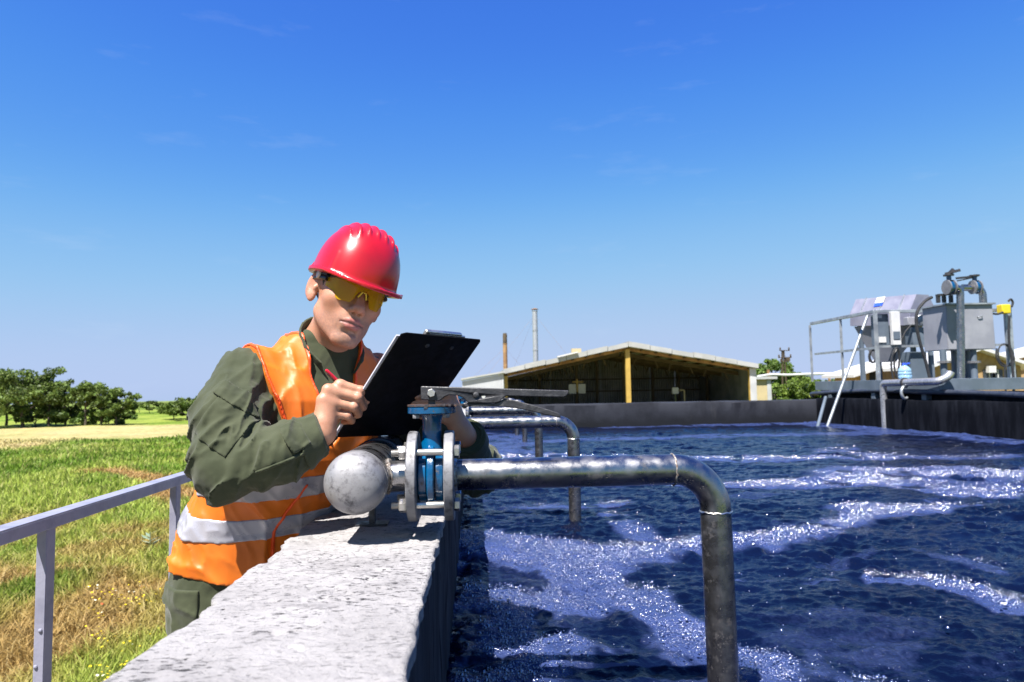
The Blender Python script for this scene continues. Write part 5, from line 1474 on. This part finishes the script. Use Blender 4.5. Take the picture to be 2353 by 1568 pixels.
    def vest_skin(P):
        u, v, z = torso_uv(P)
        fold = ridged(P, np.stack([LV * 13, FV * 13, np.array([.8, 0, 3.2])]), 330); fold2 = ridged(P, np.stack([LV * 7 + np.array([0, 0, 6.]), FV * 7, np.array([0, 0, 4.])]), 331)
        low = sstep(1.15, .95, P[:, 2])
        d = torso(P, .0135, .85, 1.505); k = P[:, 2] > 1.22
        if k.any():
            q = P[k]; d[k] = smin(d[k], np.minimum(chain(q, [RS, RM], [.063, .073]), cap(q, LS, LE, .074, .064)) - .008, .035)
        fold3 = ridged(P, np.stack([LV * 26 + np.array([0, 0, 12.]), FV * 26, np.array([6., 0, 9.])]), 333)
        return d - low * .003 - .008 * fold - .006 * fold2 - .0028 * fold3
    def vest_cut(P, ins=0.0):
        """where the vest does not reach: arm holes, neck, front opening, below the hem"""
        u, v, z = torso_uv(P); zz = P[:, 2]
        hem = .968 - .24 * v + .006 * np.sin(u * 30) - zz
        ua = np.interp(zz, [1.17, 1.28, 1.36, 1.47], [.115, .115, .150, .186]); arm = np.where(zz > 1.17, np.where(u > 0, u - ua - .03, -u - ua), -1.0)
        w = .064 * np.clip((zz - 1.235) / .21, 0, 1.15) ** .7 + .002
        open_ = np.where(v > 0, w - np.abs(u + .004), -1.0); open_ = np.minimum(open_, zz - 1.235)
        neck = .086 - np.sqrt(u ** 2 + (v * 1.0) ** 2); neck = np.minimum(neck, zz - 1.43)
        return np.maximum(np.maximum(hem, arm), np.maximum(open_, neck)) + ins
    vest = lambda P: np.maximum(vest_skin(P), vest_cut(P))
    V, F = sdf_mesh(vest, (-.80, 1.50, .88), (-.16, 1.95, 1.53), .0041)
    vo = mesh_np('safety_vest', V, F, MAT['vest'], base)
    rf = simple('reflective_tape', (.30, .295, .34), (.26, .255, .30), 12, .32, .15, bump=.15, bscale=500, bdist=.001); MAT['tape'] = rf
    for zc, nm in ((1.075, 'lower'), (1.165, 'upper')):
        def band(P, zc=zc):
            u, v, z = torso_uv(P); s = P[:, 2] + .16 * v - .02 * u - zc
            return np.maximum(np.maximum(vest_skin(P) - .0022, np.abs(s) - .0245), vest_cut(P))
        V, F = sdf_mesh(band, (-.80, 1.50, zc - .09), (-.20, 1.95, zc + .09), .0040); mesh_np('reflective_stripe', V, F, rf, vo)
    MAT['piping'] = simple('red_orange_binding', (.72, .075, .008), (.62, .06, .008), 20, .5)
    def zipf(P):
        u, v, z = torso_uv(P)
        return np.maximum(np.maximum(vest_skin(P) - .0045, np.abs(u + .004) - .0038), np.maximum(np.maximum(P[:, 2] - 1.15, .925 - P[:, 2]), -v))
    V, F = sdf_mesh(zipf, (-.60, 1.48, .90), (-.28, 1.75, 1.17), .0024); mesh_np('zip_binding', V, F, MAT['piping'], vo)
    def edge(P):
        k = vest_cut(P); return np.maximum(np.abs(k + .003) - .0032, np.abs(vest_skin(P)) - .0030) + np.where(P[:, 2] < 1.26, 1.0, 0)
    V, F = sdf_mesh(edge, (-.72, 1.50, 1.11), (-.16, 1.95, 1.53), .0024); mesh_np('edge_binding', V, F, MAT['piping'], vo)
    # trousers, boots
    legs = [([-.595, 1.645, .90], [-.615, 1.635, .50], [-.60, 1.66, .10]), ([-.500, 1.755, .90], [-.505, 1.755, .50], [-.50, 1.78, .10])]
    def trousers(P):
        d = torso(P, .006, .84, 1.0)
        for a, b, c_ in legs: d = smin(d, chain(P, [a, b, c_], [.094, .073, .062], .03), .03)
        return d - .006 * ridged(P, np.stack([LV * 9, FV * 9, np.array([1.5, 0, 14.])]), 350) - .002 * fbm(P[:, 0] * 40, P[:, 1] * 40, P[:, 2] * 40, oct=2, seed=351)
    V, F = sdf_mesh(trousers, (-.78, 1.48, .02), (-.36, 1.92, 1.02), .0062); tr_ = mesh_np('trousers', V, F, MAT['olive'], base)
    kp = at(392, 1415, 1.56); 
    f = lambda P: smax(trousers(P) - .006, obox(P, kp, np.eye(3), (.13, .16, .11)), .003)
    V, F = sdf_mesh(f, kp - .14, kp + .14, .0034); mesh_np('thigh_pocket', V, F, MAT['olive'], tr_)
    for a, b, c_ in legs:
        c_ = np.array(c_); toe = c_ + FV * .16 + np.array([0, 0, -.06])
        bf = lambda P: np.maximum(smin(cap(P, c_ + (0, 0, .06), c_ + (0, 0, -.05), .062, .05), cap(P, c_ + (0, 0, -.055), toe, .048, .045), .03), -P[:, 2] + .001)
        V, F = sdf_mesh(bf, c_ + (-.18, -.24, -.12), c_ + (.26, .18, .16), .006); mesh_np('boot', V, F, MAT['rubber'], base)

    # -- hard hat
    PT = math.radians(4)
    def hat_local(P):
        q = to_head(P); y, z = q[:, 1] - .0, q[:, 2] - .03
        return np.stack([q[:, 0] - .003, y * math.cos(PT) - z * math.sin(PT), y * math.sin(PT) + z * math.cos(PT)], 1)
    def hat(P):
        q = hat_local(P); x, y, z = q.T
        R = (.0945, .114, .136)
        def sell(r): return ((((np.abs(q - np.array([0, -.002, .001])) / np.array(r)) ** 2.35).sum(1)) ** (1 / 2.35) - 1) * r[0]
        dome = sell(R)
        top = sstep(.080, .112, z) * sstep(.070, .054, np.abs(x)) * sstep(.085, .060, y) * sstep(-.11, -.08, y)
        m_ = np.stack([np.abs(x), y, z], 1); dome = dome - .0042 * top * sstep(-.1, .75, np.cos(x * 2 * math.pi / .0205))
        dome = smin(dome, cap(m_, (.074, .070, .008), (.070, .067, .046), .0060, .0045), .006)
        dome = smin(dome, cap(m_, (.083, -.072, .006), (.080, -.070, .020), .007, .006), .005)
        shell = np.maximum(dome, -sell(tuple(r - .0045 for r in R))); shell = np.maximum(shell, -z)
        # brim: narrow gutter all round, peak in front
        fr = sstep(-.02, .10, y)
        a, b = .1030 + .006 * fr, .124 + .036 * fr
        rr = np.sqrt((x / a) ** 2 + (y / b) ** 2); dr = (rr - 1) * .11
        zb = .001 - .13 * np.maximum(y - .07, 0) + .35 * np.maximum(rr - 1.1, 0)
        bh = np.abs(z - zb) - .0026
        brim = np.maximum(np.maximum(dr, bh), -(ell(q * np.array([1, 1, 0]), (0, -.002, 0), (R[0] - .004, R[1] - .004, 1))))
        lip = np.maximum(np.abs(dr + .0012) - .0026, np.abs(z - zb - .002) - .0048)
        return smin(shell, np.minimum(brim, lip), .008) * HS * .9
    hm = NT('red_hat_plastic'); hm.set(Base_Color=hm.mix(hm.ramp(hm.noise(25, 5), .4, .7), (.36, .004, .009), (.32, .004, .008)), Roughness=.30, Coat_Weight=.25, Coat_Roughness=.10, Normal=hm.bump(hm.noise(60, 3), .03, .002))
    V, F = sdf_mesh(hat, HO - .24, HO + np.array([.24, .24, .26]), .0027); hat_o = mesh_np('hard_hat', V, F, hm.m, base)
    hair_m = simple('dark_hair', (.012, .009, .007), (.022, .016, .012), 60, .6, bump=.8, bscale=300, stretch=(1, 1, .2))
    def hair(P):
        q = to_head(P); x, y, z = q.T
        d = ell(q, (0, -.012, .036), (.0805, .1005, .090)) - .0015 * fbm(P[:, 0] * 160, P[:, 1] * 160, P[:, 2] * 60, oct=2, seed=8)
        lim = np.maximum(y - (.030 + .25 * (z - .01)), (.012 - .010 * (y < -.02)) - .018 * (y > 0.018) - z + np.where(y < -.03, -.045, 0))
        return np.maximum(d, lim) * HS
    V, F = sdf_mesh(hair, HO - .16, HO + .18, .0034); mesh_np('hair', V, F, hair_m, base)
    hb = simple('hat_headband', (.02, .02, .035), (.03, .03, .045), 30, .5)
    ring = [from_head((.0825 * math.sin(g), -.008 + .103 * math.cos(g), .030 - .012 * math.cos(g))) for g in np.linspace(1.0, 2 * math.pi - 1.0, 40)]
    MB().tube(ring, .006, 8).build('headband', hb, hat_o)
    bl = from_head((-.082, .020, .022)); MB().lathe(bl, -HA[0], [(.011, 0), (.011, .004), (.006, .006)], 14).build('strap_clip', MAT['white'], hat_o)

    # -- yellow safety glasses
    lm = NT('yellow_lens'); lm.n.remove(lm.bsdf)
    tp = lm.new('ShaderNodeBsdfTransparent', Color=(.88, .60, .02, 1)); gl = lm.new('ShaderNodeBsdfGlossy', Color=(1, 1, 1, 1), Roughness=.05); di = lm.new('ShaderNodeBsdfDiffuse', Color=(.62, .37, .002, 1))
    fr = lm.new('ShaderNodeFresnel', IOR=1.5); m1 = lm.new('ShaderNodeMixShader', Fac=.38); fk = lm.new('ShaderNodeMath'); fk.operation = 'MULTIPLY'; fk.inputs[1].default_value = .45; m2 = lm.new('ShaderNodeMixShader')
    lm.l.new(tp.outputs[0], m1.inputs[1]); lm.l.new(di.outputs[0], m1.inputs[2]); lm.l.new(fr.outputs[0], fk.inputs[0]); lm.l.new(fk.outputs[0], m2.inputs[0]); lm.l.new(m1.outputs[0], m2.inputs[1]); lm.l.new(gl.outputs[0], m2.inputs[2]); lm.l.new(m2.outputs[0], lm.out.inputs['Surface'])
    g_ = empty('safety_glasses', (0, 0, 0), base)
    th = np.linspace(-1.22, 1.22, 61); rows = 12; Vs = []
    for off in (0, -.0018):
        for a in th:
            x = (.074 + off) * math.sin(a); y = .010 + (.103 + off) * math.cos(a); ax = abs(x)
            zt = .020 - .003 * (ax / .07) ** 2
            zb = -.030 * sstep(.008, .024, ax) * (1 - .9 * sstep(.044, .071, ax)) + .002 - .002 * (ax < .008)
            for k in range(rows):
                f = k / (rows - 1); z = zt + (zb - zt) * f
                Vs.append(from_head((x, y - .10 * (.02 - z) * (1 - .5 * ax / .07), z)))
    n1 = len(th) * rows; Fs = []
    for i in range(len(th) - 1):
        for k in range(rows - 1):
            a = i * rows + k; Fs.append((a, a + 1, a + rows + 1, a + rows)); b = a + n1; Fs.append((b, b + rows, b + rows + 1, b + 1))
    for i in range(len(th) - 1):
        for k in (0, rows - 1): a = i * rows + k; Fs.append((a, a + rows, a + rows + n1, a + n1))
    mesh_np('lens', Vs, Fs, lm.m, g_, sharp=50)
    tm = simple('dark_temple_plastic', (.015, .017, .03), (.02, .022, .035), 20, .3)
    for s in (-1, 1):
        MB().tube([from_head((s * a, b, c_)) for a, b, c_ in ((.0705, .050, .013), (.0765, .036, .014), (.0815, .012, .014), (.0835, -.012, .014), (.0835, -.026, .004))], [.0056, .0050, .0036, .003, .0028], 10).build('temple', tm, g_)
    MB().tube([from_head((.0752 * math.sin(a), .0115 + .1045 * math.cos(a), .0212 - .003 * (math.sin(a)) ** 2)) for a in np.linspace(-1.2, 1.2, 30)], .0016, 6).build('brow_bar', tm, g_)
    MB().tube([from_head((s, y, z)) for s, y, z in ((-.010, .108, -.012), (-.004, .112, .001), (.004, .112, .001), (.010, .108, -.012))], .0022, 8).build('nose_pad', MAT['yellow'], g_)
    return base
person()

def clipboard():
    TL, TR, BL = at(925, 765, 1.42), at(1107, 782, 1.58), at(755, 1007, 1.57)
    ex = TR - TL; W = np.linalg.norm(ex); ex /= W; ey = BL - TL; ey -= ex * (ey @ ex); L = np.linalg.norm(ey); ey /= L; nz = np.cross(ex, ey); nz = nz if nz[1] > 0 else -nz   # nz: paper side, away from the camera
    t = empty('clipboard', (TL + BL) / 2)
    cut = .012
    o = [TL + ey * cut * .4, TL + ex * cut, TL + ex * (W - .004), TL + ex * W + ey * .006, TL + ex * W + ey * (L - cut), TL + ex * (W - cut) + ey * L, TL + ex * .004 + ey * L, TL + ey * (L - .006)]
    bm_ = simple('black_board_vinyl', (.003, .003, .004), (.005, .005, .007), 30, .6, bump=.2, bscale=400, spec=.12); MB().prism(o, nz * .0035).build('board', bm_, t, bevel=.0012)
    pm = simple('white_paper', (.40, .40, .47), (.37, .37, .43), 10, .9)
    p0 = TL - ex * .006 + ey * .012 + nz * .004
    MB().prism([p0, p0 + ex * (W - .01), p0 + ex * (W - .01) + ey * (L - .012), p0 + ey * (L - .012)], nz * .003).build('paper_pad', pm, t)
    m = MB().box(TL + ex * W * .52 + ey * .010 + nz * .011, (.105, .030, .010), (ex, ey, nz)); m.build('clip', MAT['zinc'], t, bevel=.003)
    c = TL + ex * W * .55 + ey * .002 + nz * .008
    MB().cyl(c - ex * .05, c + ex * .055, .0030, 12).build('clip_roll', MAT['zinc'], t)
    for f in (.37, .68):
        c = TL + ex * W * f + ey * .030; MB().lathe(c, -nz, [(.0055, -.001), (.0055, .0008), (.003, .0020), (.0008, .0022)], 16).build('rivet', MAT['handle'], t)
    tag(t, 'black clipboard with white paper held up by the worker', 'clipboard')
    # pen between thumb and fingers
    a, b = at(749, 850, 1.505), at(842, 946, 1.580); d = (b - a) / np.linalg.norm(b - a)
    p = empty('pen', b)
    red = simple('red_pen_plastic', (.55, .01, .03), (.5, .01, .03), 20, .25); blk = simple('black_pen_plastic', (.01, .01, .012), (.015, .015, .018), 20, .25)
    L = np.linalg.norm(b - a)
    MB().lathe(a + d * .016, d, [(.0040, 0), (.0044, .004), (.0044, L * .7), (.0025, L - .030), (.0008, L - .016)], 16).build('barrel', red, p)
    MB().lathe(a, d, [(.0020, 0), (.0034, .002), (.0038, .016)], 14).build('push_button', red, p)
    cl = frame_of(d)[1]; MB().bar(a + d * .010 - np.array([.003, .004, .002]), a + d * .045 - np.array([.003, .004, .002]), .003, .0022).build('pocket_clip', blk, p)
    tag(p, 'red and black ballpoint pen in the writing hand', 'pen')
clipboard()
